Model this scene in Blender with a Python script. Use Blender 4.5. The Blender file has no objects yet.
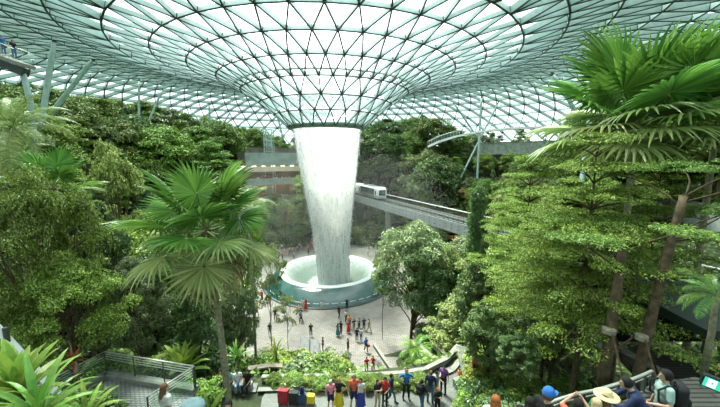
import bpy, math, random
import numpy as np
from mathutils import Vector, Matrix, noise as mnoise

random.seed(7)
RNG = np.random.default_rng(11)
SC = bpy.context.scene
COL = SC.collection
PI = math.pi
FPX, CAMZ, HOR = 330.0, 22.0, 155.0
THETA = math.atan((203.5 - HOR) / FPX)
FX, FY = -5.5, 56.0            # centre of the fountain

# ------------------------------------------------------------ placement
def ray(px, py):
    u = (px - 360.0) / FPX
    v = (203.5 - py) / FPX
    return (u, math.cos(THETA) + v * math.sin(THETA), -math.sin(THETA) + v * math.cos(THETA))

def at_y(px, py, Y):
    d = ray(px, py); s = Y / d[1]
    return Vector((d[0] * s, Y, CAMZ + d[2] * s))

def at_z(px, py, z):
    d = ray(px, py); s = (z - CAMZ) / d[2]
    return Vector((d[0] * s, d[1] * s, z))

def rad(x, y):
    return math.hypot(x - FX, y - FY)

HT_R = [0, 23.5, 26, 32, 36, 37.9, 44.5, 47, 52, 60, 68, 78, 95, 140]
HT_Z = [0, 0, 0.3, 2.6, 5.8, 9, 9, 11.2, 14.6, 16.6, 21, 25, 26, 26]
def ground_h(x, y):
    z = float(np.interp(rad(x, y), HT_R, HT_Z))
    if 19.2 < y < 34:          # the plaza walk cuts into the front slope
        q = x / y
        k = min(1, max(0, (q + .075) / .03)) * min(1, max(0, (.15 - q) / .03)) * min(1, (y - 19.2) / 1.2)
        z *= 1 - k
    return z

def hit_ground(px, py):
    d = Vector(ray(px, py)); s = 8.0
    while s < 90:
        p = Vector((0, 0, CAMZ)) + d * s
        if p.z <= ground_h(p.x, p.y): return p
        s += .03
    return p

# ------------------------------------------------------------ object helpers
def tag(o, label=None, cat=None, group=None, kind=None):
    if label: o['label'] = label
    if cat: o['category'] = cat
    if group: o['group'] = group
    if kind: o['kind'] = kind
    return o

def empty(name, loc, rz=0.0, sc=1.0):
    o = bpy.data.objects.new(name, None)
    o.empty_display_size = 0.3
    COL.objects.link(o)
    o.location = loc
    o.rotation_euler = (0, 0, rz)
    o.scale = (sc, sc, sc) if not hasattr(sc, '__len__') else sc
    return o

def kids(o):
    return [c for c in COL.objects if c.parent is o]

KID = {}
def put(name, me, parent=None, loc=(0, 0, 0)):
    o = bpy.data.objects.new(name, me)
    COL.objects.link(o)
    o.location = loc
    if parent is not None:
        o.parent = parent
        KID.setdefault(parent.name, []).append(o)
    return o

def copy_tree(o, parent=None):
    c = o.copy()
    COL.objects.link(c)
    if parent is not None:
        c.parent = parent
        KID.setdefault(parent.name, []).append(c)
    for ch in KID.get(o.name, []):
        copy_tree(ch, c)
    return c

class MB:
    """collects shapes and links them as one mesh"""
    def __init__(s):
        s.v = []; s.f = []; s.m = []; s.n = 0
    def add(s, vs, fs, mi=0):
        b = s.n
        s.v.extend([tuple(p) for p in vs]); s.n += len(vs)
        s.f.extend([tuple(i + b for i in f) for f in fs])
        s.m.extend([mi] * len(fs))
        return s
    def box(s, c, size, rz=0.0, mi=0, top=1.0):
        x, y, z = size[0] / 2, size[1] / 2, size[2] / 2
        ca, sa = math.cos(rz), math.sin(rz)
        vs = []
        for k in (-1, 1):
            t = top if k > 0 else 1.0
            for i, j in ((-1, -1), (1, -1), (1, 1), (-1, 1)):
                a, b = i * x * t, j * y * t
                vs.append((c[0] + a * ca - b * sa, c[1] + a * sa + b * ca, c[2] + k * z))
        return s.add(vs, [(0, 3, 2, 1), (4, 5, 6, 7), (0, 1, 5, 4), (1, 2, 6, 5), (2, 3, 7, 6), (3, 0, 4, 7)], mi)
    def rbox(s, c, size, r=0.03, rz=0.0, mi=0):
        """box with rounded vertical edges"""
        x, y, z = size[0] / 2, size[1] / 2, size[2] / 2
        ca, sa = math.cos(rz), math.sin(rz)
        ring = []
        for cx, cy, a0 in ((x - r, y - r, 0), (-x + r, y - r, PI / 2), (-x + r, -y + r, PI), (x - r, -y + r, 1.5 * PI)):
            for k in range(4):
                a = a0 + k * PI / 6
                ring.append((cx + r * math.cos(a), cy + r * math.sin(a)))
        n = len(ring); vs = []
        for zz, t in ((-z, .94), (-z + r, 1), (z - r, 1), (z, .94)):
            for a, b in ring:
                a *= t; b *= t
                vs.append((c[0] + a * ca - b * sa, c[1] + a * sa + b * ca, c[2] + zz))
        fs = [tuple(range(n))[::-1], tuple(range(3 * n, 4 * n))]
        for l in range(3):
            for i in range(n):
                j = (i + 1) % n
                fs.append((l * n + i, l * n + j, (l + 1) * n + j, (l + 1) * n + i))
        return s.add(vs, fs, mi)
    def tube(s, pts, rads, n=8, mi=0, cap=True):
        pts = [Vector(p) for p in pts]
        if not hasattr(rads, '__len__'): rads = [rads] * len(pts)
        vs = []; fs = []
        ref = None
        for i, p in enumerate(pts):
            a = pts[max(i - 1, 0)]; b = pts[min(i + 1, len(pts) - 1)]
            t = (b - a)
            t = t.normalized() if t.length > 1e-9 else Vector((0, 0, 1))
            if ref is None:
                ref = Vector((1, 0, 0)) if abs(t.x) < 0.9 else Vector((0, 1, 0))
            u = (ref - t * ref.dot(t))
            u = u.normalized() if u.length > 1e-6 else t.orthogonal().normalized()
            ref = u
            w = t.cross(u)
            for k in range(n):
                an = 2 * PI * k / n
                vs.append(p + (u * math.cos(an) + w * math.sin(an)) * rads[i])
        for i in range(len(pts) - 1):
            for k in range(n):
                j = (k + 1) % n
                fs.append((i * n + k, i * n + j, (i + 1) * n + j, (i + 1) * n + k))
        if cap:
            fs.append(tuple(range(n))[::-1]); fs.append(tuple(range((len(pts) - 1) * n, len(pts) * n)))
        return s.add(vs, fs, mi)
    def bar(s, a, b, w, d, up=(0, 0, 1), mi=0):
        """rectangular bar from a to b: width w across, depth d downwards against up"""
        a = Vector(a); b = Vector(b); t = (b - a).normalized(); up = Vector(up)
        sd = t.cross(up)
        sd = sd.normalized() if sd.length > 1e-6 else Vector((1, 0, 0))
        nn = sd.cross(t).normalized()
        vs = []
        for p in (a, b):
            vs += [p - sd * w / 2 - nn * d, p + sd * w / 2 - nn * d, p + sd * w / 2, p - sd * w / 2]
        return s.add(vs, [(0, 1, 2, 3), (7, 6, 5, 4), (0, 4, 5, 1), (1, 5, 6, 2), (2, 6, 7, 3), (3, 7, 4, 0)], mi)
    def lathe(s, prof, n=32, c=(0, 0, 0), mi=0, a0=0.0, a1=2 * PI, sx=1.0, sy=1.0):
        full = abs(a1 - a0 - 2 * PI) < 1e-6
        m = n if full else n + 1
        vs = []
        for r, z in prof:
            for k in range(m):
                a = a0 + (a1 - a0) * k / n
                vs.append((c[0] + r * sx * math.cos(a), c[1] + r * sy * math.sin(a), c[2] + z))
        fs = []
        for i in range(len(prof) - 1):
            for k in range(n):
                j = (k + 1) % m
                fs.append((i * m + k, i * m + j, (i + 1) * m + j, (i + 1) * m + k))
        return s.add(vs, fs, mi)
    def ball(s, c, r, n=10, mi=0):
        if not hasattr(r, '__len__'): r = (r, r, r)
        vs = []; fs = []
        m = max(n // 2, 4)
        for i in range(m + 1):
            a = -PI / 2 + PI * i / m
            for k in range(n):
                b = 2 * PI * k / n
                vs.append((c[0] + r[0] * math.cos(a) * math.cos(b), c[1] + r[1] * math.cos(a) * math.sin(b), c[2] + r[2] * math.sin(a)))
        for i in range(m):
            for k in range(n):
                j = (k + 1) % n
                fs.append((i * n + k, i * n + j, (i + 1) * n + j, (i + 1) * n + k))
        return s.add(vs, fs, mi)
    def capsule(s, a, b, ra, rb, n=10, mi=0):
        a = Vector(a); b = Vector(b); t = (b - a)
        L = t.length
        t = t.normalized() if L > 1e-9 else Vector((0, 0, 1))
        pts = [a - t * ra * .98, a - t * ra * .7, a - t * ra * .3, a, b, b + t * rb * .3, b + t * rb * .7, b + t * rb * .98]
        rr = [ra * .2, ra * .71, ra * .95, ra, rb, rb * .95, rb * .71, rb * .2]
        return s.tube(pts, rr, n, mi)
    def mesh(s, name, mats, smooth=False):
        me = bpy.data.meshes.new(name)
        me.from_pydata(s.v, [], s.f)
        if not isinstance(mats, (list, tuple)): mats = [mats]
        for m in mats: me.materials.append(m)
        if len(mats) > 1: me.polygons.foreach_set('material_index', s.m)
        if smooth: me.polygons.foreach_set('use_smooth', [True] * len(s.f))
        me.update()
        return me
    def build(s, name, mats, parent=None, smooth=False, loc=(0, 0, 0)):
        return put(name, s.mesh(name, mats, smooth), parent, loc)

def quads_mesh(name, V, Q, mats, tint=None, mi=None):
    """fast numpy quad mesh"""
    me = bpy.data.meshes.new(name)
    nq = len(Q)
    me.vertices.add(len(V)); me.vertices.foreach_set('co', V.astype(np.float32).ravel())
    me.loops.add(nq * 4); me.loops.foreach_set('vertex_index', Q.astype(np.int32).ravel())
    me.polygons.add(nq); me.polygons.foreach_set('loop_start', (np.arange(nq) * 4).astype(np.int32))
    try: me.polygons.foreach_set('loop_total', np.full(nq, 4, np.int32))
    except Exception: pass
    if not isinstance(mats, (list, tuple)): mats = [mats]
    for m in mats: me.materials.append(m)
    if mi is not None: me.polygons.foreach_set('material_index', mi.astype(np.int32))
    me.update(calc_edges=True)
    if tint is not None:
        at = me.attributes.new('tint', 'FLOAT', 'FACE')
        at.data.foreach_set('value', tint.astype(np.float32))
    me.validate()
    return me

# ------------------------------------------------------------ materials
def nt(name):
    m = bpy.data.materials.new(name); m.use_nodes = True
    t = m.node_tree; t.nodes.clear()
    out = t.nodes.new('ShaderNodeOutputMaterial')
    return m, t, out

def N(t, typ, **kw):
    n = t.nodes.new(typ)
    for k, v in kw.items():
        if k in n.inputs: n.inputs[k].default_value = v
        else: setattr(n, k, v)
    return n

def rgba(c): return (c[0], c[1], c[2], 1.0)

def mat(name, c, rough=0.6, metal=0.0, var=0.12, scale=6.0, spec=0.4, c2=None, bump=0.0, trans=0.0, vec=None):
    """plain surface with a little procedural variation"""
    m, t, out = nt(name)
    b = N(t, 'ShaderNodeBsdfPrincipled', Roughness=rough, Metallic=metal)
    b.inputs['Specular IOR Level'].default_value = spec
    if trans: b.inputs['Transmission Weight'].default_value = trans
    tc = N(t, 'ShaderNodeTexCoord')
    no = N(t, 'ShaderNodeTexNoise', Scale=scale, Detail=4.0)
    t.links.new(tc.outputs['Object'], no.inputs['Vector'])
    rp = N(t, 'ShaderNodeValToRGB')
    c2 = c2 or tuple(max(0, x * (1 - var * 2)) for x in c)
    rp.color_ramp.elements[0].position = .3; rp.color_ramp.elements[1].position = .7
    rp.color_ramp.elements[0].color = rgba(c2)
    rp.color_ramp.elements[1].color = rgba(tuple(min(1, x * (1 + var * .5)) for x in c))
    t.links.new(no.outputs['Fac'], rp.inputs['Fac'])
    t.links.new(rp.outputs['Color'], b.inputs['Base Color'])
    if bump:
        bp = N(t, 'ShaderNodeBump', Strength=bump)
        t.links.new(no.outputs['Fac'], bp.inputs['Height'])
        t.links.new(bp.outputs['Normal'], b.inputs['Normal'])
    t.links.new(b.outputs['BSDF'], out.inputs['Surface'])
    return m

def leaf_mat(name, dark, light, gloss=0.45, transl=0.3, hue=0.014):
    m, t, out = nt(name)
    at = N(t, 'ShaderNodeAttribute', attribute_name='tint')
    oi = N(t, 'ShaderNodeObjectInfo')
    rp = N(t, 'ShaderNodeValToRGB')
    rp.color_ramp.elements[0].color = rgba(dark); rp.color_ramp.elements[1].color = rgba(light)
    t.links.new(at.outputs['Fac'], rp.inputs['Fac'])
    hs = N(t, 'ShaderNodeHueSaturation')
    mr = N(t, 'ShaderNodeMapRange'); mr.inputs['To Min'].default_value = .5 - hue; mr.inputs['To Max'].default_value = .5 + hue * 1.6
    mv = N(t, 'ShaderNodeMapRange'); mv.inputs['To Min'].default_value = .72; mv.inputs['To Max'].default_value = 1.25
    t.links.new(oi.outputs['Random'], mr.inputs['Value'])
    mu = N(t, 'ShaderNodeMath', operation='MULTIPLY'); mu.inputs[1].default_value = 7.31
    fr = N(t, 'ShaderNodeMath', operation='FRACT')
    t.links.new(oi.outputs['Random'], mu.inputs[0]); t.links.new(mu.outputs[0], fr.inputs[0]); t.links.new(fr.outputs[0], mv.inputs['Value'])
    t.links.new(mr.outputs[0], hs.inputs['Hue']); t.links.new(mv.outputs[0], hs.inputs['Value'])
    t.links.new(rp.outputs['Color'], hs.inputs['Color'])
    b = N(t, 'ShaderNodeBsdfPrincipled', Roughness=gloss)
    b.inputs['Specular IOR Level'].default_value = .45
    tr = N(t, 'ShaderNodeBsdfTranslucent')
    mx = N(t, 'ShaderNodeMixShader', Fac=transl)
    t.links.new(hs.outputs['Color'], b.inputs['Base Color']); t.links.new(hs.outputs['Color'], tr.inputs['Color'])
    t.links.new(b.outputs[0], mx.inputs[1]); t.links.new(tr.outputs[0], mx.inputs[2])
    t.links.new(mx.outputs[0], out.inputs['Surface'])
    return m

M = {}
M['steel'] = mat('painted_steel', (.38, .50, .47), .45, 0.0, .08, 2.0)
M['steel_dark'] = mat('dark_steel', (.035, .05, .048), .5, 0.2, .1)
M['column'] = mat('column_paint', (.30, .42, .39), .4, 0.0, .1, 1.5)
M['collar'] = mat('collar_paint', (.16, .24, .21), .4, .2, .1, 3)
M['bark'] = mat('bark', (.14, .095, .055), .85, 0, .35, 5, c2=(.045, .035, .02), bump=.5)
M['bark_pale'] = mat('pale_bark', (.34, .31, .24), .85, 0, .3, 5, c2=(.16, .13, .09), bump=.5)
M['palm_bark'] = mat('palm_trunk', (.30, .29, .19), .85, 0, .3, 8, c2=(.15, .13, .08), bump=.6)
M['soil'] = mat('planted_soil', (.045, .06, .025), .95, 0, .4, .8, c2=(.015, .02, .01), bump=.6)
M['stone_curb'] = mat('pale_stone', (.26, .26, .23), .7, 0, .15, 3, bump=.2)
M['concrete'] = mat('concrete', (.33, .37, .36), .7, 0, .1, .8, bump=.1)
M['grey_panel'] = mat('grey_panel', (.15, .17, .17), .6, 0, .2, 3)
M['white'] = mat('white_paint', (.8, .82, .82), .35, 0, .05)
M['black'] = mat('black_plastic', (.015, .016, .018), .4, 0, .2)
M['rail'] = mat('rail_metal', (.50, .52, .47), .35, .5, .1)
M['steel_post'] = mat('post_metal', (.12, .13, .12), .4, .6, .1)
M['darkglass'] = mat('dark_glass', (.02, .05, .05), .08, 0, .1, 1, spec=.9)
M['wood_deck'] = mat('deck_boards', (.20, .20, .18), .6, 0, .3, 3)

def paving(name, c1, c2, c3, scale, bw=.5, rh=.25, mort=.02):
    m, t, out = nt(name)
    b = N(t, 'ShaderNodeBsdfPrincipled', Roughness=.55)
    tc = N(t, 'ShaderNodeTexCoord')
    br = N(t, 'ShaderNodeTexBrick', Scale=scale)
    br.inputs['Color1'].default_value = rgba(c1); br.inputs['Color2'].default_value = rgba(c2); br.inputs['Mortar'].default_value = rgba(c3)
    br.inputs['Mortar Size'].default_value = mort; br.inputs['Brick Width'].default_value = bw; br.inputs['Row Height'].default_value = rh
    no = N(t, 'ShaderNodeTexNoise', Scale=.35, Detail=5.0)
    mx = N(t, 'ShaderNodeMix', data_type='RGBA', blend_type='MULTIPLY')
    mx.inputs['Factor'].default_value = .8
    rp = N(t, 'ShaderNodeValToRGB')
    rp.color_ramp.elements[0].position = .35; rp.color_ramp.elements[0].color = (.62, .62, .6, 1)
    rp.color_ramp.elements[1].position = .65; rp.color_ramp.elements[1].color = (1, 1, 1, 1)
    t.links.new(tc.outputs['Object'], br.inputs['Vector']); t.links.new(tc.outputs['Object'], no.inputs['Vector'])
    t.links.new(no.outputs['Fac'], rp.inputs['Fac'])
    t.links.new(br.outputs['Color'], mx.inputs[6]); t.links.new(rp.outputs['Color'], mx.inputs[7])
    t.links.new(mx.outputs[2], b.inputs['Base Color'])
    t.links.new(b.outputs[0], out.inputs['Surface'])
    return m
M['plaza'] = paving('plaza_paving', (.27, .265, .235), (.19, .185, .165), (.10, .10, .085), 1.0, mort=.035)
M['path'] = paving('path_paving', (.18, .19, .17), (.14, .15, .135), (.09, .09, .085), 2.0)
M['grid'] = paving('deck_grid', (.34, .36, .35), (.26, .28, .27), (.10, .11, .11), 2.2, .45, .3, .05)
M['planks'] = paving('deck_planks', (.10, .10, .09), (.06, .06, .055), (.015, .015, .015), 1.0, 3.0, .16, .03)

# roof glass: clear round the funnel, tint darkened over the outer dome to lower pane brightness
m, t, out = nt('roof_glass')
tr = N(t, 'ShaderNodeBsdfTransparent')
tl = N(t, 'ShaderNodeBsdfTranslucent'); tl.inputs['Color'].default_value = (.16, .22, .21, 1)
gl = N(t, 'ShaderNodeBsdfGlossy', Roughness=.08); gl.inputs['Color'].default_value = (.8, .9, .88, 1)
tc = N(t, 'ShaderNodeTexCoord'); sp = N(t, 'ShaderNodeSeparateXYZ'); cb = N(t, 'ShaderNodeCombineXYZ'); ln = N(t, 'ShaderNodeVectorMath', operation='LENGTH')
t.links.new(tc.outputs['Object'], sp.inputs[0]); t.links.new(sp.outputs[0], cb.inputs[0]); t.links.new(sp.outputs[1], cb.inputs[1]); t.links.new(cb.outputs[0], ln.inputs[0])
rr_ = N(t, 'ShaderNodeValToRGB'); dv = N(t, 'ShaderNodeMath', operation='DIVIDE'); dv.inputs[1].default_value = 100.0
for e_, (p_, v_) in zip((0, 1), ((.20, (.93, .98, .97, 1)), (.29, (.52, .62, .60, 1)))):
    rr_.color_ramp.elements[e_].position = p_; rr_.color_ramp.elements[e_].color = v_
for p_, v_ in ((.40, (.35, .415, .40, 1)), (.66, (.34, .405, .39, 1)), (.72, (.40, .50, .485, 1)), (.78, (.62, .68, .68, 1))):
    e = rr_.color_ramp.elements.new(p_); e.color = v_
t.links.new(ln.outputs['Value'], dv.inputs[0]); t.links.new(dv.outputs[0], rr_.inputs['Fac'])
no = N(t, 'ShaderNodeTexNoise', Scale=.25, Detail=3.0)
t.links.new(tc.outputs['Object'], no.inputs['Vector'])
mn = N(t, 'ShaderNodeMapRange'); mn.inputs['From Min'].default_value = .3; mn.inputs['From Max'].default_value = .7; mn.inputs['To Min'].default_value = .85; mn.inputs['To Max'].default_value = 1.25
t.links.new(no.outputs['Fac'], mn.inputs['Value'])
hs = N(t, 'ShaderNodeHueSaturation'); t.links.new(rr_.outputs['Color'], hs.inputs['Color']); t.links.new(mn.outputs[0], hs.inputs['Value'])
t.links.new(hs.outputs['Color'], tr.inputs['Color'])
m1 = N(t, 'ShaderNodeMixShader', Fac=.12); m2 = N(t, 'ShaderNodeMixShader', Fac=.06)
t.links.new(tr.outputs[0], m1.inputs[1]); t.links.new(tl.outputs[0], m1.inputs[2])
t.links.new(m1.outputs[0], m2.inputs[1]); t.links.new(gl.outputs[0], m2.inputs[2])
t.links.new(m2.outputs[0], out.inputs['Surface'])
M['roof_glass'] = m

# balustrade glass
m, t, out = nt('clear_glass')
tr = N(t, 'ShaderNodeBsdfTransparent'); tr.inputs['Color'].default_value = (.86, .93, .90, 1)
gl = N(t, 'ShaderNodeBsdfGlossy', Roughness=.05)
m2 = N(t, 'ShaderNodeMixShader', Fac=.10)
t.links.new(tr.outputs[0], m2.inputs[1]); t.links.new(gl.outputs[0], m2.inputs[2]); t.links.new(m2.outputs[0], out.inputs['Surface'])
M['glass'] = m
# ============================================================ ROOF
RP = [(6.1, 4.7), (8.2, 6.67), (10.4, 8.42), (13.1, 10.2), (16.4, 11.8), (20.1, 13.1), (24.2, 14.0), (28.6, 15.0), (33.2, 15.9), (38, 16.6),
      (43, 17.0), (48, 17.0), (52.5, 16.5), (57, 15.4), (61, 14.0), (65, 12.1), (68.4, 9.9), (71.3, 7.4), (73.8, 4.6), (75.8, 1.8), (77.4, -1.2), (78.6, -4.4)]
RP = [(r, z + CAMZ) for r, z in RP]
CNT = [24, 24, 24] + [48] * 5 + [96] * 14
def rnode(i, k):
    n = CNT[i]
    # successive rings are staggered by half a bay
    off = {24: (0.5 if i % 2 else 0.0), 48: (0.0 if i % 2 else .5) * 1.0, 96: (0.5 if i % 2 else 0.0)}[n]
    if i == 3: off = 0.5 * 0
    a = 2 * PI * (k + off) / n + .03
    r, z = RP[i]
    return Vector((FX + r * math.cos(a), FY + r * math.sin(a), z))
def rnormal(i):
    a = RP[max(i - 1, 0)]; b = RP[min(i + 1, len(RP) - 1)]
    dr, dz = b[0] - a[0], b[1] - a[1]
    L = math.hypot(dr, dz)
    return (-dz / L, dr / L)
rings = MB(); diags = MB(); flange = MB(); panes = MB(); nodes = MB()
roof = empty('ceiling', (FX, FY, CAMZ)); tag(roof, 'domed glass roof of triangular panes in a steel diagrid funnelling down to the waterfall', 'glass roof', kind='structure')
def upv(i, p):
    nr, nz = rnormal(i)
    d = Vector((p.x - FX, p.y - FY, 0)).normalized()
    return Vector((d.x * nr, d.y * nr, nz))
O = Vector((FX, FY, CAMZ))
def beam(mb, a, b, up, w, d):
    mb.bar(a - O, b - O, w, d, up)
    flange.bar(a - O - up * d, b - O - up * d, w * 1.7, .06, up)
for i in range(len(RP)):
    n = CNT[i]; far = RP[i][0] > 28
    w, d = (.12, .72) if far else (.10, .46)
    for k in range(n):
        a = rnode(i, k); b = rnode(i, (k + 1) % n)
        up = upv(i, (a + b) / 2)
        if i in (0,): continue
        beam(rings, a, b, up, w, d)
        nodes.tube([a - O - up * (d + .08), a - O + up * .05], .17, 6)
    if i + 1 < len(RP):
        n2 = CNT[i + 1]
        for k in range(n):
            a = rnode(i, k)
            aa = math.atan2(a.y - FY, a.x - FX)
            ends = []
            for j in range(n2):
                b = rnode(i + 1, j)
                da = (math.atan2(b.y - FY, b.x - FX) - aa + PI) % (2 * PI) - PI
                ends.append((abs(da), da, j))
            ends.sort()
            take = ends[:2] if n == n2 else ends[:3]
            for _, da, j in take:
                b = rnode(i + 1, j)
                beam(diags, a, b, upv(i, (a + b) / 2), w, d)
    # glass
    if i + 1 < len(RP):
        m_ = 96
        vs = []; 
        for ring_i in (i, i + 1):
            r, z = RP[ring_i]; nr, nz = rnormal(ring_i)
            for k in range(m_):
                a = 2 * PI * k / m_
                vs.append(((r + nr * .12) * math.cos(a), (r + nr * .12) * math.sin(a), z - CAMZ + nz * .12))
        panes.add(vs, [(k, (k + 1) % m_, m_ + (k + 1) % m_, m_ + k) for k in range(m_)])
# double walkway ring at the fourth ring
for dr in (.55,):
    r, z = RP[3]; pr = []
    for k in range(97):
        a = 2 * PI * k / 96
        pr.append(((r + .9) * math.cos(a), (r + .9) * math.sin(a), z + .25 - CAMZ))
    rings.tube(pr, .14, 6, cap=False)
rings.build('ring_beam_lattice', M['steel'], roof); diags.build('diagonal_beam_lattice', M['steel'], roof)
flange.build('beam_flange', M['steel_dark'], roof); nodes.build('node_lattice', M['steel_dark'], roof)
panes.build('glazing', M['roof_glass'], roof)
mb = MB()
mb.lathe([(5.75, 4.9), (6.1, 5.0), (6.45, 4.85), (6.5, 4.4), (6.25, 4.1), (5.8, 4.05), (5.55, 4.2), (5.55, 4.6), (5.75, 4.9)], 72)
mb.build('oculus_collar', M['collar'], roof, True)

# perimeter base wall, so the shell stands on something
def roof_hit(px, py, smin=20):
    d = Vector(ray(px, py)); s = 2.0
    while s < 140:
        p = Vector((0, 0, CAMZ)) + d * s
        r = rad(p.x, p.y)
        z = np.interp(r, [q[0] for q in RP], [q[1] for q in RP], left=999)
        if s > smin and r > 8 and p.z > z - .3: return p
        s += .25
    return p
# tree columns that carry the roof
cols = [((55, 37), (43, 113), .75, 'thick slanted roof column at the far left above the palms, leaning right'),
        ((95, 57), (50, 115), .75, 'thick strongly tilted roof column right of the leftmost one'),
        ((139, 78), (139, 112), .5, 'short upright roof column rising from the left treetops'),
        ((163, 88), (155, 107), .5, 'short tilted roof column above the left treetops'),
        ((209, 103), (211, 144), .6, 'upright roof column between two crossing thin ones left of the waterfall'),
        ((232, 109), (220, 130), .45, 'thin roof column leaning right next to the upright one left of the waterfall'),
        ((189, 107), (209, 135), .4, 'thin roof column leaning left next to the upright one left of the waterfall'),
        ((277, 115), (285, 145), .6, 'slim roof column just left of the falling water above the terraces'),
        ((481.5, 95.5), (480, 125), .6, 'upright roof column above the arched walkway right of the waterfall'),
        ((453, 102), (473, 131), .5, 'roof column leaning left over the arched walkway'),
        ((499, 101), (486, 127), .5, 'pale roof column leaning right over the arched walkway'),
        ((598, 52), (595, 76), .7, 'short dark roof column poking up left of the big fan palm crown'),
        ((552, 72), (567, 97), .8, 'tilted grey roof column left of the big fan palm crown')]
for (a, b, w, lab) in cols:
    p = roof_hit(*a, 75 if 200 < a[0] < 520 else 20)
    q = at_y(b[0], b[1], p.y * .97)
    d = (q - p)
    # continue down to the ground
    s = 1.0
    while s < 12:
        e = p + d * s
        if e.z < ground_h(e.x, e.y) + .02: break
        s += .02
    e = p + d * s
    c = empty('roof_column', e); tag(c, lab, 'column', 'slanted steel columns under the glass roof')
    r = w * .5
    t = (p - e)
    mb = MB(); mb.tube([(0, 0, 0), t * .04, t * .5, t * .92, t * .985], [r * .8, r, r, r * .95, r * .5], 14)
    mb.build('shaft', M['column'], c, True)
    mb = MB(); mb.tube([t * .975, t], [r * .75, r * .45], 12); mb.build('head_joint', M['steel_dark'], c)
    mb = MB(); mb.tube([(0, 0, -.5), (0, 0, .5)], r * 1.6, 14); mb.build('footing', M['concrete'], c)

# ============================================================ WORLD, SUN, CAMERA
w = bpy.data.worlds.new('overcast_sky'); SC.world = w; w.use_nodes = True
t = w.node_tree; t.nodes.clear()
wo = N(t, 'ShaderNodeOutputWorld'); bg = N(t, 'ShaderNodeBackground', Strength=WORLD_STRENGTH if 'WORLD_STRENGTH' in globals() else 1.95)
tc = N(t, 'ShaderNodeTexCoord'); no = N(t, 'ShaderNodeTexNoise', Scale=2.0, Detail=5.0)
rp = N(t, 'ShaderNodeValToRGB')
rp.color_ramp.elements[0].position = .3; rp.color_ramp.elements[0].color = (.78, .86, .92, 1)
rp.color_ramp.elements[1].position = .6; rp.color_ramp.elements[1].color = (1, 1, 1, 1)
t.links.new(tc.outputs['Generated'], no.inputs['Vector']); t.links.new(no.outputs['Fac'], rp.inputs['Fac'])
t.links.new(rp.outputs['Color'], bg.inputs['Color']); t.links.new(bg.outputs[0], wo.inputs['Surface'])
sd = bpy.data.lights.new('sun', 'SUN'); sd.energy = 9.0; sd.angle = math.radians(14); sd.color = (1, .95, .84)
so = bpy.data.objects.new('sun', sd); COL.objects.link(so)
so.rotation_euler = (math.radians(-22), math.radians(-14), 0)
cd = bpy.data.cameras.new('camera'); cam = bpy.data.objects.new('camera', cd); COL.objects.link(cam)
cd.sensor_width = 36; cd.lens = FPX / 720 * 36; cd.clip_start = .1; cd.clip_end = 600
cam.location = (0, 0, CAMZ); cam.rotation_euler = (PI / 2 - THETA, 0, 0)
SC.camera = cam
SC.view_settings.view_transform = 'Standard'; SC.view_settings.look = 'None'
SC.view_settings.gamma = 1.0; SC.view_settings.use_curve_mapping = False
SC.view_settings.exposure = 1.3
SC.cycles.use_denoising = True
SC.cycles.max_bounces = 8; SC.cycles.transparent_max_bounces = 24
SC.cycles.diffuse_bounces = 4; SC.cycles.caustics_reflective = False; SC.cycles.caustics_refractive = False
# ============================================================ GROUND, PLAZA, FOUNTAIN
mb = MB()
rr = [23.4, 24.5, 26, 27.5, 29, 30.5, 32, 33, 34, 34.8, 35.6, 36.4, 37.2, 38, 39.5, 41, 44.5, 47, 49.5, 52, 56, 60, 64, 68, 73, 78, 86, 95]
na = 480; vs = []; fs = []
for r in rr:
    for k in range(na):
        a = 2 * PI * k / na
        x, y = FX + r * math.cos(a), FY + r * math.sin(a)
        z = ground_h(x, y) - .05
        if r > 26 and not 37.5 < r < 45 and z > .5: z += .35 * mnoise.noise(Vector((x * .2, y * .2, 0)))
        vs.append((x, y, z))
for i in range(len(rr) - 1):
    for k in range(na):
        j = (k + 1) % na
        fs.append((i * na + k, i * na + j, (i + 1) * na + j, (i + 1) * na + k))
mb.add(vs, fs)
tag(mb.build('ground', M['soil'], None, True), 'dark planted slope rising around the plaza', 'ground', kind='structure')
mb = MB(); mb.lathe([(8.8, 0), (23.6, 0)], 96, (FX, FY, 0)); mb.lathe([(23.4, .0), (23.4, -.4)], 96, (FX, FY, 0))
tag(mb.build('floor', M['plaza']), 'pale stone paved plaza around the fountain', 'plaza', kind='structure')

# the plaza runs out towards the viewer between the planted beds
def strip(name, pts, z, m, label, th=.25, kind='structure', cat=None):
    b = MB(); n = len(pts)
    b.add([(p[0], p[1], z) for p in pts] + [(p[0], p[1], z - th) for p in pts],
          [tuple(range(n)), tuple(range(n, 2 * n))[::-1]] + [(i, i + n, (i + 1) % n + n, (i + 1) % n) for i in range(n)])
    o = b.build(name, m); tag(o, label, cat, kind=kind); return o
pl = [at_z(*p, 1.0) for p in ((345, 340), (398, 340), (412, 362), (424, 380), (352, 380))]
path_out = [at_z(*p, 9.03) for p in ((262, 398), (268, 389), (300, 387), (352, 387), (420, 379), (452, 366), (462, 352), (466, 372), (461, 400), (474, 450), (350, 470), (255, 450))]
strip('path', path_out, 9.04, M['path'], 'grey paved terrace path where the visitors stand', .3)

wk = [Vector((-.055 * 33.5, 33.5, 0)), Vector((.125 * 33.5, 33.5, 0)), Vector((.125 * 20, 20, 0)), Vector((-.055 * 20, 20, 0))]
strip('plaza_walk', wk, 0.01, M['plaza'], 'pale paved walk leading from the plaza between the planted beds', .1)
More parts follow.
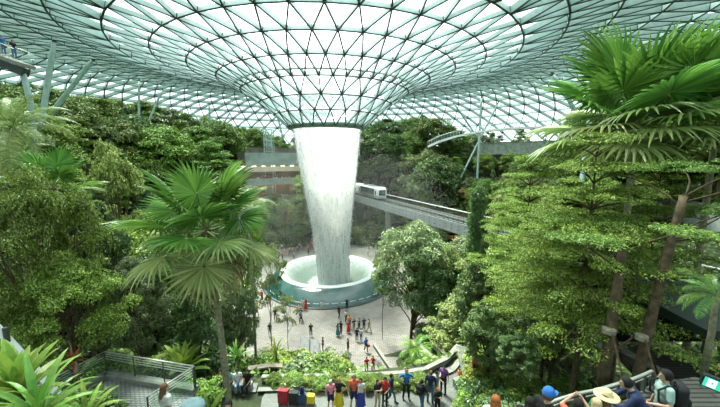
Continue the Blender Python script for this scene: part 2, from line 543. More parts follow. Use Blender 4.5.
# --- fountain basin
bas = empty('fountain_basin', (FX, FY, 0)); tag(bas, 'round teal glass fountain basin at the foot of the indoor waterfall', 'fountain')
m, t, out = nt('teal_glass')
b = N(t, 'ShaderNodeBsdfPrincipled', Roughness=.12); b.inputs['Specular IOR Level'].default_value = .8
tc = N(t, 'ShaderNodeTexCoord'); no = N(t, 'ShaderNodeTexNoise', Scale=.6, Detail=6.0); rp = N(t, 'ShaderNodeValToRGB')
rp.color_ramp.elements[0].color = (.008, .048, .043, 1); rp.color_ramp.elements[1].color = (.03, .105, .09, 1)
rp.color_ramp.elements[0].position = .35; rp.color_ramp.elements[1].position = .7
t.links.new(tc.outputs['Object'], no.inputs['Vector']); t.links.new(no.outputs['Fac'], rp.inputs['Fac']); t.links.new(rp.outputs[0], b.inputs['Base Color'])
t.links.new(b.outputs[0], out.inputs['Surface']); M['teal'] = m
mb = MB(); mb.lathe([(11.0, .12), (10.4, .75), (9.6, 1.45), (8.75, 1.98), (8.45, 2.04)], 96); mb.build('glass_wall', M['teal'], bas, True)
mb = MB(); mb.lathe([(11.35, 0), (11.35, .1), (10.95, .16), (10.95, .0)], 96); mb.build('kerb', M['steel_dark'], bas)
mb = MB()
for k in range(48):
    a = 2 * PI * k / 48
    mb.bar((10.62 * math.cos(a), 10.62 * math.sin(a), .58), (10.62 * math.cos(a + .09), 10.62 * math.sin(a + .09), .58), .06, .05)
mb.build('light_strip', M['white'], bas)
m, t, out = nt('foaming_water')
b = N(t, 'ShaderNodeBsdfPrincipled', Roughness=.25)
tc = N(t, 'ShaderNodeTexCoord'); ln = N(t, 'ShaderNodeVectorMath', operation='LENGTH')
no = N(t, 'ShaderNodeTexNoise', Scale=1.6, Detail=8.0); ad = N(t, 'ShaderNodeMath', operation='MULTIPLY_ADD'); ad.inputs[1].default_value = 1.6
sp = N(t, 'ShaderNodeSeparateXYZ'); cb = N(t, 'ShaderNodeCombineXYZ')
t.links.new(tc.outputs['Object'], sp.inputs[0]); t.links.new(sp.outputs[0], cb.inputs[0]); t.links.new(sp.outputs[1], cb.inputs[1])
t.links.new(cb.outputs[0], ln.inputs[0]); t.links.new(tc.outputs['Object'], no.inputs['Vector'])
t.links.new(no.outputs['Fac'], ad.inputs[0]); t.links.new(ln.outputs['Value'], ad.inputs[2])
dv = N(t, 'ShaderNodeMath', operation='DIVIDE'); dv.inputs[1].default_value = 10.0
t.links.new(ad.outputs[0], dv.inputs[0])
rp = N(t, 'ShaderNodeValToRGB'); cr = rp.color_ramp
cr.elements[0].position = .34; cr.elements[0].color = (.7, .76, .73, 1)
cr.elements[1].position = .46; cr.elements[1].color = (.12, .17, .14, 1)
for p_, c_ in ((.66, (.13, .18, .15, 1)), (.80, (.30, .37, .34, 1)), (.88, (.66, .71, .69, 1)), (1.0, (.7, .75, .73, 1))):
    e = cr.elements.new(p_); e.color = c_
t.links.new(dv.outputs[0], rp.inputs['Fac']); t.links.new(rp.outputs[0], b.inputs['Base Color'])
bp = N(t, 'ShaderNodeBump', Strength=.4); t.links.new(no.outputs['Fac'], bp.inputs['Height']); t.links.new(bp.outputs[0], b.inputs['Normal'])
t.links.new(b.outputs[0], out.inputs['Surface']); M['foam'] = m
mb = MB(); mb.lathe([(8.5, 2.03), (8.2, 2.3), (7.7, 2.2), (7.0, 1.6), (5.8, .7), (4.4, .05), (2.8, -.4), (0.01, -.5)], 96)
mb.build('water_surface', M['foam'], bas, True)

# --- waterfall
fall = empty('waterfall', (FX, FY, 2.0)); tag(fall, 'tall white column of water falling from the roof oculus', 'waterfall', kind='thing')
def water_mat(name, lo, hi, sx, sz):
    m, t, out = nt(name)
    tc = N(t, 'ShaderNodeTexCoord'); mp = N(t, 'ShaderNodeMapping'); mp.inputs['Scale'].default_value = (sx, sx, sz)
    no = N(t, 'ShaderNodeTexNoise', Scale=1.0, Detail=7.0, Roughness=.65)
    no2 = N(t, 'ShaderNodeTexNoise', Scale=5.0, Detail=3.0)
    rp = N(t, 'ShaderNodeMapRange'); rp.inputs['From Min'].default_value = lo; rp.inputs['From Max'].default_value = hi
    di = N(t, 'ShaderNodeBsdfDiffuse'); di.inputs['Color'].default_value = (.66, .70, .69, 1)
    tl = N(t, 'ShaderNodeBsdfTranslucent'); tl.inputs['Color'].default_value = (.66, .70, .69, 1)
    mx0 = N(t, 'ShaderNodeMixShader', Fac=.5); tr = N(t, 'ShaderNodeBsdfTransparent'); mx = N(t, 'ShaderNodeMixShader')
    av = N(t, 'ShaderNodeMath', operation='MULTIPLY_ADD'); av.inputs[1].default_value = .35
    t.links.new(tc.outputs['Object'], mp.inputs[0]); t.links.new(mp.outputs[0], no.inputs['Vector']); t.links.new(tc.outputs['Object'], no2.inputs['Vector'])
    t.links.new(no2.outputs['Fac'], av.inputs[0]); t.links.new(no.outputs['Fac'], av.inputs[2])
    t.links.new(av.outputs[0], rp.inputs['Value'])
    t.links.new(di.outputs[0], mx0.inputs[1]); t.links.new(tl.outputs[0], mx0.inputs[2])
    t.links.new(rp.outputs[0], mx.inputs['Fac']); t.links.new(tr.outputs[0], mx.inputs[1]); t.links.new(mx0.outputs[0], mx.inputs[2])
    t.links.new(mx.outputs[0], out.inputs['Surface'])
    return m
WS = water_mat('water_sheet', .42, .70, 3.2, .28)
WS2 = water_mat('water_inner_sheet', .46, .85, 4.5, .4)
WM = water_mat('spray_veil', .50, 1.25, .8, .25)
def veil(zs, rs, lean, seed, amp=.22, n=180):
    vs = []; 
    for z, r in zip(zs, rs):
        cx = lean * (1 - z / 24.5)
        for k in range(n):
            a = 2 * PI * k / n
            q = r * (1 + amp * .35 * mnoise.noise(Vector((math.cos(a) * 5 + seed, math.sin(a) * 5, z * .06))) + amp * .1 * mnoise.noise(Vector((a * 9, seed, z * .5))))
            vs.append((cx + q * math.cos(a), q * math.sin(a), z))
    fs = []
    for i in range(len(zs) - 1):
        for k in range(n):
            j = (k + 1) % n
            fs.append((i * n + k, i * n + j, (i + 1) * n + j, (i + 1) * n + k))
    return MB().add(vs, fs)
Z = [24.2, 22, 19, 16, 13, 10, 7, 4, 1, -2.45]
veil(Z, [5.45, 5.25, 4.85, 4.4, 3.95, 3.55, 3.2, 2.95, 2.85, 2.9], .8, 0).build('outer_sheet', WS, fall, True)
veil(Z, [5.1, 4.8, 4.3, 3.8, 3.3, 2.9, 2.6, 2.4, 2.3, 2.4], .8, 3).build('inner_sheet', WS2, fall, True)
veil(Z[3:], [3.0, 2.6, 2.3, 2.0, 1.8, 1.7, 1.8], .8, 9, .5).build('core_stream', WS2, fall, True)
# single drops that leave the sheet
dr = MB()
for k in range(5200):
    z = 24.3 * random.random() ** .8; a = random.random() * 2 * PI
    r = np.interp(z, Z[::-1], [2.9, 2.85, 2.95, 3.2, 3.55, 3.95, 4.4, 4.85, 5.25, 5.45]) + abs(random.gauss(0, .16)) + .05
    cx = .8 * (1 - z / 24.5); s = random.uniform(.015, .04)
    x, y = cx + r * math.cos(a), r * math.sin(a)
    dr.add([(x - s, y, z), (x + s, y, z), (x, y + s, z), (x, y, z + s * 7), (x, y, z - s * 4)], [(0, 1, 3), (1, 2, 3), (2, 0, 3), (1, 0, 4), (2, 1, 4), (0, 2, 4)])
o = dr.build('droplet_spray', M['white'], fall); o['kind'] = 'stuff'
# mist hanging round the fall
m, t, out = nt('mist')
vs_ = N(t, 'ShaderNodeVolumeScatter', Density=.0022, Anisotropy=.3); vs_.inputs['Color'].default_value = (.93, 1, .97, 1)
t.links.new(vs_.outputs[0], out.inputs['Volume'])
mb = MB(); mb.lathe([(.01, .3), (8, .4), (14, 1.5), (20, 6), (21, 12), (18, 17), (12, 20), (5, 21.5), (.01, 22)], 32)
o = mb.build('mist', m, fall, True)
# ============================================================ PLANTS
LM = {
 'fresh': leaf_mat('leaf_fresh', (.032, .095, .012), (.41, .56, .10)),
 'mid':   leaf_mat('leaf_mid', (.030, .088, .015), (.35, .49, .11)),
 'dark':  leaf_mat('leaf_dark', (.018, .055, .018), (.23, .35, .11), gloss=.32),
 'olive': leaf_mat('leaf_olive', (.055, .095, .028), (.41, .49, .17)),
 'grey':  leaf_mat('leaf_grey', (.035, .080, .032), (.37, .47, .21)),
 'olive_yellow': leaf_mat('leaf_olive_yellow', (.07, .12, .02), (.46, .55, .16)),
 'yellow': leaf_mat('leaf_yellow', (.10, .17, .02), (.52, .60, .12)),
 'palm':  leaf_mat('leaf_palm', (.030, .12, .018), (.28, .50, .09), gloss=.35),
 'palm_pale': leaf_mat('leaf_palm_pale', (.08, .15, .03), (.48, .56, .20), gloss=.4),
 'dry':   leaf_mat('leaf_dry', (.16, .13, .05), (.52, .45, .24), gloss=.7),
 'red':   leaf_mat('leaf_red', (.14, .02, .01), (.50, .12, .05)),
 'orange': leaf_mat('leaf_orange', (.35, .10, .01), (.75, .30, .05)),
}
def unit(v):
    return v / np.maximum(np.linalg.norm(v, axis=1, keepdims=True), 1e-9)

def leaf_quads(C, Nn, size, asp=.5, droop=.25):
    """one folded lozenge per centre"""
    n = len(C)
    Nn = unit(Nn)
    R = unit(RNG.normal(size=(n, 3)))
    T = unit(np.cross(Nn, R)); B = np.cross(Nn, T)
    s = size * RNG.uniform(.65, 1.25, (n, 1))
    V = np.empty((n, 4, 3))
    V[:, 0] = C - T * s * .5
    V[:, 1] = C - B * s * asp * .5 + Nn * s * .06
    V[:, 2] = C + T * s * .5 - Nn * s * droop
    V[:, 3] = C + B * s * asp * .5 + Nn * s * .06
    Q = np.arange(n * 4).reshape(n, 4)
    return V.reshape(-1, 3), Q

def clump_leaves(cl, size, flat=1.0, up=.6, asp=.5, jit=.7, droop=.25, inner=.35):
    """cl: list of (centre, radius(3), count)"""
    Cs, Ns = [], []
    for c, r, n in cl:
        d = unit(RNG.normal(size=(n, 3)))
        d[:, 2] = np.where(d[:, 2] < -.25, -d[:, 2], d[:, 2])
        k = RNG.uniform(inner, 1.0, (n, 1)) ** .45
        # lumpy outline
        lump = 1 + .22 * np.sin(d[:, :1] * 5 + c[0] * 3) * np.cos(d[:, 1:2] * 6 + c[1] * 3)
        Cs.append(np.array(c) + d * k * np.array(r) * lump)
        nn = d * np.array([1, 1, 1.0]) * (1 - up) + np.array([0, 0, up]) + RNG.normal(size=(n, 3)) * jit * .45
        Ns.append(nn)
    C = np.vstack(Cs); Nn = np.vstack(Ns)
    V, Q = leaf_quads(C, Nn, size, asp, droop)
    return V, Q, RNG.beta(1.5, 1.6, len(Q))

def limb(mb, a, b, ra, rb, sag=0.0, seg=4, n=6, wob=.12):
    a = Vector(a); b = Vector(b); L = (b - a).length; pts = []; rr_ = []
    o1 = Vector((random.uniform(-1, 1), random.uniform(-1, 1), random.uniform(-.3, .3))) * L * wob
    for i in range(seg + 1):
        t_ = i / seg
        p = a.lerp(b, t_) + o1 * math.sin(t_ * PI) + Vector((0, 0, sag * math.sin(t_ * PI) * L))
        pts.append(p); rr_.append(ra + (rb - ra) * t_)
    mb.tube(pts, rr_, n)
    return pts

PROTO = {}
def proto_broad(key, leaf, h=10, R=3.4, low=.35, ncl=60, per=230, lsize=.26, clr=(.75, 1.25), lean=0.0, bark='bark', tr=.17, asp=.5, zs=1.0, flat=.75, up=.55, seed=1, wig=1.0):
    """round crown: trunk, forked limbs, leafy clumps on the crown's shell"""
    global RNG
    random.seed(seed); RNG = np.random.default_rng(seed)
    top = h; zb = h * low; zc = (zb + top) / 2; rz = (top - zb) / 2
    cl = []; tb = MB()
    fork = Vector((lean * .5 * h * .1, 0, h * (low + .15)))
    limb(tb, (0, 0, -.6), fork, tr, tr * .7, 0, 6, 8, .04 * wig)
    limb(tb, fork, (lean, 0, top - rz * .5), tr * .6, tr * .15, 0, 5, 6, .06)
    for k in range(ncl):
        d = Vector((random.gauss(0, 1), random.gauss(0, 1), random.gauss(0, 1))).normalized()
        if d.z < -.55: d.z = -d.z
        q = random.uniform(.55, 1.0) ** .5
        prof = 1.0 if d.z > 0 else .85
        lum = 1 + .18 * math.sin(3 * math.atan2(d.y, d.x) + seed)
        c = Vector((lean + d.x * R * q * prof * lum, d.y * R * q * prof * lum, zc + d.z * rz * q * zs))
        r = random.uniform(*clr) * R / 3.4
        cl.append(((c.x, c.y, c.z), (r, r, r * flat), int(per * random.uniform(.7, 1.3))))
        if k % 3 == 0:
            st = Vector((0, 0, random.uniform(h * low * .9, zc + rz * .2)))
            limb(tb, st, c, tr * .35, .02, .05, 4, 5)
    V, Q, T = clump_leaves(cl, lsize, up=up, asp=asp)
    PROTO[key] = (tb.mesh(key + '_trunk', M[bark], True), quads_mesh(key + '_foliage', V, Q, LM[leaf], T), h)

def proto_tier(key, leaf, h=10, R=4.2, low=.3, tiers=7, lsize=.2, per=210, bark='bark', tr=.16, seed=1, fl=.22, zj=0.0):
    """pagoda tree: whorls of level branches carrying flat plates of small leaves"""
    global RNG
    random.seed(seed); RNG = np.random.default_rng(seed)
    tb = MB(); cl = []
    limb(tb, (0, 0, -.6), (0, 0, h * .97), tr, .04, 0, 8, 8, .015)
    for i in range(tiers):
        f = i / (tiers - 1)
        z = h * (low + (1 - low) * f ** .9) - .1
        rad_ = R * (1 - f ** 1.6 * .82) * random.uniform(.85, 1.05)
        nb = 6 if f < .8 else 4
        a0 = random.random() * 6
        for b in range(nb):
            a = a0 + 2 * PI * b / nb + random.uniform(-.25, .25)
            L = rad_ * random.uniform(.75, 1.1)
            e = Vector((L * math.cos(a), L * math.sin(a), z + random.uniform(-.1, .3)))
            limb(tb, (0, 0, z - .35), e, tr * .3 * (1 - .5 * f), .012, .04, 4, 5, .04)
            m_ = max(2, int(L / .85))
            for q in range(m_):
                t_ = (q + .9) / m_
                for sgn in (-1, 1):
                    w_ = (.35 + .42 * L * t_ * .5) * (1 if q else .4)
                    c = (e.x * t_ - math.sin(a) * sgn * w_ * random.uniform(.5, 1.1), e.y * t_ + math.cos(a) * sgn * w_ * random.uniform(.5, 1.1), z + .12 + random.uniform(-.12, .16) + random.uniform(-zj, zj))
                    r = random.uniform(.55, .85) * R / 4.2
                    cl.append((c, (r, r, r * fl), int(per * random.uniform(.6, 1.2))))
    V, Q, T = clump_leaves(cl, lsize, up=.85, asp=.55, jit=.6, droop=.15, inner=.1)
    PROTO[key] = (tb.mesh(key + '_trunk', M[bark], True), quads_mesh(key + '_foliage', V, Q, LM[leaf], T), h)

def proto_column(key, leaf, h=10, R=1.6, low=.12, ncl=70, per=170, lsize=.22, seed=1, bark='bark', taper=.8):
    global RNG
    random.seed(seed); RNG = np.random.default_rng(seed)
    tb = MB(); cl = []
    limb(tb, (0, 0, -.6), (0, 0, h * .96), .15, .03, 0, 6, 7, .02)
    for k in range(ncl):
        f = random.random(); z = h * (low + (.97 - low) * f)
        a = random.random() * 2 * PI
        rr0 = R * (math.sin(PI * min(1, (f * .8 + .2))) ** .6 * (1 - taper * f) + .12)
        q = rr0 * random.uniform(.4, 1)
        r = random.uniform(.4, .7) * R / 1.6
        cl.append(((q * math.cos(a), q * math.sin(a), z), (r, r, r * 1.1), per))
        if k % 3 == 0: limb(tb, (0, 0, z - .5), (q * math.cos(a), q * math.sin(a), z), .03, .01, 0, 3, 4)
    V, Q, T = clump_leaves(cl, lsize, up=.35, asp=.5)
    PROTO[key] = (tb.mesh(key + '_trunk', M[bark], True), quads_mesh(key + '_foliage', V, Q, LM[leaf], T), h)

proto_broad('broad_fresh', 'fresh', seed=3, R=3.6, low=.28)
proto_broad('broad_mid', 'mid', seed=5, R=3.2, low=.3, ncl=70)
proto_broad('broad_dark', 'dark', seed=8, R=3.0, low=.22, ncl=75, lsize=.30, up=.4)
proto_broad('broad_olive', 'olive', seed=13, R=3.3, low=.35, ncl=46, per=190, clr=(.6, 1.1))
proto_broad('airy', 'olive', seed=21, R=2.7, low=.40, ncl=34, per=150, lsize=.22, clr=(.5, .9), tr=.09, bark='bark_pale')
proto_broad('grey_broad', 'grey', seed=23, R=3.0, low=.25, ncl=60, per=190, lsize=.24, clr=(.6, 1.0))
proto_tier('tier_fresh', 'fresh', seed=31, fl=.5, tiers=8, zj=.35)
proto_broad('broad_yellow', 'olive_yellow', seed=33, R=3.0, low=.3, ncl=50, clr=(.6, 1.0))
proto_tier('tier_mid', 'mid', seed=37, tiers=7, R=4.6, fl=.5, zj=.4)
proto_tier('tier_yellow', 'olive_yellow', seed=38, tiers=7, R=4.2, per=150, fl=.45, zj=.4)
proto_column('column_dark', 'dark', seed=41)
proto_column('column_mid', 'mid', seed=43, R=2.0, taper=.6)
# big near crowns with small, dense leaves
proto_tier('hero_tier', 'fresh', h=10, R=5.0, low=.46, tiers=7, lsize=.12, per=330, seed=51, tr=.20, fl=.16)
proto_broad('hero_round', 'fresh', h=10, R=3.6, low=.34, ncl=110, per=420, lsize=.15, seed=53, clr=(.55, .95), up=.6)
proto_broad('hero_dark', 'dark', h=10, R=3.0, low=.15, ncl=110, per=260, lsize=.22, seed=57, clr=(.5, .85), up=.45)
proto_broad('hero_grey', 'grey', h=10, R=3.2, low=.25, ncl=110, per=300, lsize=.17, seed=59, clr=(.5, .9), up=.45)
proto_column('hero_column', 'dark', h=10, R=1.45, ncl=150, per=230, lsize=.15, seed=61, taper=.72)
# shrubs (1.5 m high)
proto_broad('shrub_mid', 'mid', h=1.6, R=1.0, low=.0, ncl=26, per=100, lsize=.15, seed=71, clr=(1.0, 1.5), tr=.04)
proto_broad('shrub_fresh', 'fresh', h=1.6, R=1.0, low=.0, ncl=26, per=110, lsize=.14, seed=73, clr=(1.0, 1.5), tr=.04)
proto_broad('shrub_yellow', 'yellow', h=1.4, R=.9, low=.0, ncl=22, per=80, lsize=.17, seed=75, clr=(1.0, 1.4), tr=.04, asp=.35)
proto_broad('shrub_grey', 'grey', h=1.6, R=1.0, low=.0, ncl=24, per=100, lsize=.14, seed=77, clr=(1.0, 1.4), tr=.04)
proto_broad('shrub_red', 'red', h=1.3, R=.8, low=.1, ncl=16, per=60, lsize=.2, seed=79, clr=(1.0, 1.4), tr=.03, asp=.35)
proto_broad('shrub_orange', 'orange', h=1.3, R=.8, low=.1, ncl=16, per=60, lsize=.2, seed=81, clr=(1.0, 1.4), tr=.03)
proto_broad('shrub_dark', 'dark', h=1.6, R=1.0, low=.0, ncl=26, per=90, lsize=.18, seed=83, clr=(1.0, 1.5), tr=.04)

NAMES = {'broad_yellow': 'broadleaf_tree', 'broad_fresh': 'broadleaf_tree', 'broad_mid': 'broadleaf_tree', 'broad_dark': 'broadleaf_tree', 'broad_olive': 'broadleaf_tree', 'airy': 'slender_tree',
         'grey_broad': 'broadleaf_tree', 'tier_fresh': 'layered_tree', 'tier_mid': 'layered_tree', 'tier_yellow': 'layered_tree', 'column_dark': 'columnar_tree',
         'column_mid': 'columnar_tree', 'hero_tier': 'layered_tree', 'hero_round': 'broadleaf_tree', 'hero_dark': 'broadleaf_tree', 'hero_grey': 'broadleaf_tree',
         'hero_column': 'columnar_tree'}
def plant(key, base, height, width=None, rz=None, label=None, group=None, cat=None, tilt=(0, 0)):
    tm, fm, h = PROTO[key]
    s = height / h
    wx = (width or 1.0) * s
    shrub = key.startswith('shrub')
    o = empty('shrub' if shrub else NAMES[key], base, random.random() * 6.28 if rz is None else rz, (wx, wx, s))
    o.rotation_euler[0] = tilt[0]; o.rotation_euler[1] = tilt[1]
    put('stem' if shrub else 'trunk', tm, o); put('foliage', fm, o)
    tag(o, label, cat or ('shrub' if shrub else 'tree'), group)
    return o

# ---- fan palm
def fan_frond(seed, R=1.25, nseg=36, span=5.4, pet=1.3, droop=.35, split=.55, leaf='palm', sag=0.3, fold=.05):
    """petiole along +X then a pleated round fan; tips free and hanging"""
    random.seed(seed)
    V = []; F = []; tint = []
    # petiole
    pts = [Vector((pet * t_, 0, -sag * .3 * t_ * t_)) for t_ in np.linspace(0, 1, 5)]
    mb = MB(); mb.tube(pts, [.035, .03, .026, .022, .018], 5)
    nf = len(mb.f)
    hub = pts[-1]
    for k in range(nseg):
        a = -span / 2 + span * (k + .5) / nseg
        da = span / nseg * .5
        L = R * (.72 + .28 * math.cos(a * .55)) * random.uniform(.9, 1.06)
        row = []
        dr_ = droop * random.uniform(.6, 1.5)
        for t_, wd in ((.05, 1), (.3, 1), (split, 1), (.75, .62), (.9, .34), (1.0, .04)):
            r = L * t_
            z = hub.z - sag * (pet * .15 + max(0, math.cos(a)) * r * r * .35) - (dr_ * max(0, t_ - split) ** 1.7 * R * 1.5)
            ww = math.tan(da) * min(r, L * split) * wd
            for sg in (-1, 0, 1):
                x = r * math.cos(a) - sg * ww * math.sin(a)
                y = r * math.sin(a) + sg * ww * math.cos(a)
                row.append((hub.x + x, y, z + (fold * r * (1 if sg == 0 else -1) * .5 * wd)))
        fs = []
        for i in range(5):
            b = i * 3
            fs += [(b, b + 1, b + 4, b + 3), (b + 1, b + 2, b + 5, b + 4)]
        mb.add(row, fs, 1)
        tint += [min(1, max(0, random.gauss(.5, .2)))] * 10
    me = mb.mesh('fan_frond', [M['palm_stalk'], LM[leaf]])
    at = me.attributes.new('tint', 'FLOAT', 'FACE')
    at.data.foreach_set('value', [.4] * nf + tint)
    return me
M['palm_stalk'] = mat('palm_stalk', (.16, .26, .06), .5, 0, .2)
FAN = [fan_frond(s, leaf='palm', droop=.25, sag=.15) for s in (1, 2, 3)]
FAN_OPEN = [fan_frond(s, leaf='palm_pale', droop=.5, sag=.35, split=.6) for s in (4, 5, 6)]
FAN_DRY = [fan_frond(s, leaf='dry', droop=1.2, sag=.8, split=.45, nseg=26) for s in (7, 8)]

def fan_palm(base, height, label, scale=1.0, nf=26, seed=0, tr=.15, lean=(0, 0), dry=5, group=None, low=46):
    random.seed(seed + 900)
    o = empty('fan_palm', base); tag(o, label, 'palm', group)
    L = Vector((lean[0], lean[1], 0)); topp = Vector((lean[0], lean[1], height))
    mb = MB(); pts = []; rr_ = []
    for i in range(25):
        t_ = i / 24
        pts.append(Vector((lean[0] * t_ ** 1.3, lean[1] * t_ ** 1.3, -.6 + (height + .6) * t_)))
        rr_.append(tr * (1.25 - .35 * t_) * (1.06 if i % 2 else .97))
    mb.tube(pts, rr_, 12); mb.build('trunk', M['palm_bark'], o, True)
    mb = MB(); mb.tube([topp - Vector((0, 0, .9)), topp - Vector((0, 0, .4)), topp + Vector((0, 0, .15))], [tr * 1.1, tr * 1.7, tr * .8], 10)
    mb.build('crown_shaft', M['bark'], o, True)
    ga = 2.39996
    for k in range(nf):
        f = k / max(nf - 1, 1)
        el = math.radians(74 - (74 + low) * f ** .9) + random.uniform(-.12, .12)
        az = k * ga + random.uniform(-.2, .2)
        isdry = k >= nf - dry
        me = random.choice(FAN_DRY if isdry else (FAN if k < nf * .55 else FAN_OPEN))
        fr = put('frond', me, o, tuple(topp - Vector((0, 0, .35 * f))))
        roll = random.uniform(-.35, .35)
        fr.rotation_mode = 'QUATERNION'
        q = Matrix.Rotation(az, 3, 'Z') @ Matrix.Rotation(-el, 3, 'Y') @ Matrix.Rotation(roll, 3, 'X')
        fr.rotation_quaternion = q.to_quaternion()
        s = scale * random.uniform(.88, 1.1) * (1.0 if not isdry else .85)
        fr.scale = (s, s, s)
        if isdry: fr['label'] = 'straw coloured drying frond'
    return o

# ---- feather palm / fern
def feather_frond(seed, L=2.6, n=26, wl=.55, arch=.9, leaf='palm', lw=.045):
    random.seed(seed)
    mb = MB(); pts = []
    for i in range(13):
        t_ = i / 12
        pts.append(Vector((L * (t_ - .12 * t_ ** 3), 0, L * (.28 * t_ - arch * .55 * t_ ** 2.2))))
    mb.tube(pts, [.028 * (1 - .8 * i / 12) for i in range(13)], 4)
    nf = len(mb.f); tint = []
    for k in range(n):
        t_ = .16 + .84 * k / (n - 1)
        i = min(11, int(t_ * 12)); p = pts[i].lerp(pts[i + 1], t_ * 12 - i)
        d = (pts[i + 1] - pts[i]).normalized()
        for sg in (-1, 1):
            l = wl * math.sin(PI * (t_ * .86 + .12)) ** .6 * random.uniform(.85, 1.1)
            o_ = Vector((0, sg, 0)) * .9 + d * .55 + Vector((0, 0, .25)); o_.normalize()
            a = p; b = p + o_ * l * .55 + Vector((0, 0, .0)); c = p + o_ * l + Vector((0, 0, -l * .45))
            mb.add([a - d * lw * .3, a + d * lw * .3, b + d * lw * .6, b - d * lw * .6, c], [(0, 1, 2, 3), (3, 2, 4)], 1)
            tint += [min(1, max(0, random.gauss(.5, .22)))] * 2
    me = mb.mesh('feather_frond', [M['palm_stalk'], LM[leaf]])
    at = me.attributes.new('tint', 'FLOAT', 'FACE'); at.data.foreach_set('value', [.4] * nf + tint)
    return me
# ---- strap leaf
def strap_leaf(seed, L=1.4, w=.13, arch=.7, leaf='palm', name='strap_leaf'):
    random.seed(seed); mb = MB(); rows = []
    for i in range(9):
        t_ = i / 8
        x = L * (t_ - .15 * t_ ** 2); z = L * (.35 * t_ - arch * .5 * t_ ** 2.4)
        ww = w * .5 * (math.sin(PI * min(1, t_ * .9 + .12)) ** .7) * (1 if i < 8 else .05)
        rows += [(x, -ww, z + ww * .35), (x, 0, z), (x, ww, z + ww * .35)]
    fs = []
    for i in range(8):
        b = i * 3
        fs += [(b, b + 1, b + 4, b + 3), (b + 1, b + 2, b + 5, b + 4)]
    mb.add(rows, fs)
    me = mb.mesh(name, LM[leaf]); at = me.attributes.new('tint', 'FLOAT', 'FACE')
    at.data.foreach_set('value', [min(1, max(0, .5 + .3 * (i / 16) + random.gauss(0, .08))) for i in range(len(fs))])
    return me
FEATHER = {l: [feather_frond(100 + i, leaf=l) for i in range(2)] for l in ('palm', 'palm_pale', 'mid')}
STRAP = {l: [strap_leaf(200 + i, leaf=l) for i in range(3)] for l in ('palm', 'fresh', 'mid', 'palm_pale', 'yellow', 'red')}
BLADE = {l: [strap_leaf(250 + i, L=1.4, w=.24, arch=.45, leaf=l) for i in range(2)] for l in ('fresh', 'palm')}

def rosette(kind, meshes, base, label, n=20, scale=1.0, stem=0.0, e0=80, e1=-5, cat='plant', group=None, seed=0, part='frond', tr=.07, tilt=0.0):
    random.seed(seed + 500)
    o = empty(kind, base); tag(o, label, cat, group)
    mb = MB()
    if stem > .05:
        mb.tube([(0, 0, -.3), (0.05, 0, stem * .5), (0, 0, stem)], [tr * 1.2, tr, tr * .9], 8); mb.build('trunk', M['palm_bark'], o, True)
    else:
        mb.ball((0, 0, .03), (.14 * scale, .14 * scale, .1 * scale), 8); mb.build('root_ball', M['bark'], o, True)
    for k in range(n):
        f = k / max(1, n - 1)
        el = math.radians(e0 + (e1 - e0) * f) + random.uniform(-.1, .1); az = k * 2.39996 + random.uniform(-.2, .2)
        fr = put(part, random.choice(meshes), o, (0, 0, stem))
        fr.rotation_mode = 'QUATERNION'
        fr.rotation_quaternion = (Matrix.Rotation(az, 3, 'Z') @ Matrix.Rotation(-el + .3, 3, 'Y') @ Matrix.Rotation(random.uniform(-.3, .3), 3, 'X')).to_quaternion()
        s = scale * random.uniform(.85, 1.15); fr.scale = (s, s, s)
    return o
# ============================================================ PLANTING
RAD = {'hero_tier': 5.6, 'hero_round': 4.2, 'hero_dark': 3.6, 'hero_grey': 3.8, 'hero_column': 1.8, 'airy': 3.3, 'tier_yellow': 4.9, 'tier_fresh': 4.9}
def tree_px(key, px, py, Y, label, rpx=50, base_z=None, rz=None, tilt=(0, 0), group=None):
    """a tree whose top stands at the place seen at (px, py), at distance Y"""
    p = at_y(px, py, Y)
    b = ground_h(p.x, p.y) - .1 if base_z is None else base_z
    hh = max(1.0, p.z - b)
    width = rpx / FPX * Y / (RAD.get(key, 4.2) * hh / 10)
    return plant(key, (p.x, p.y, b), hh, width, rz, label, group, tilt=tilt)

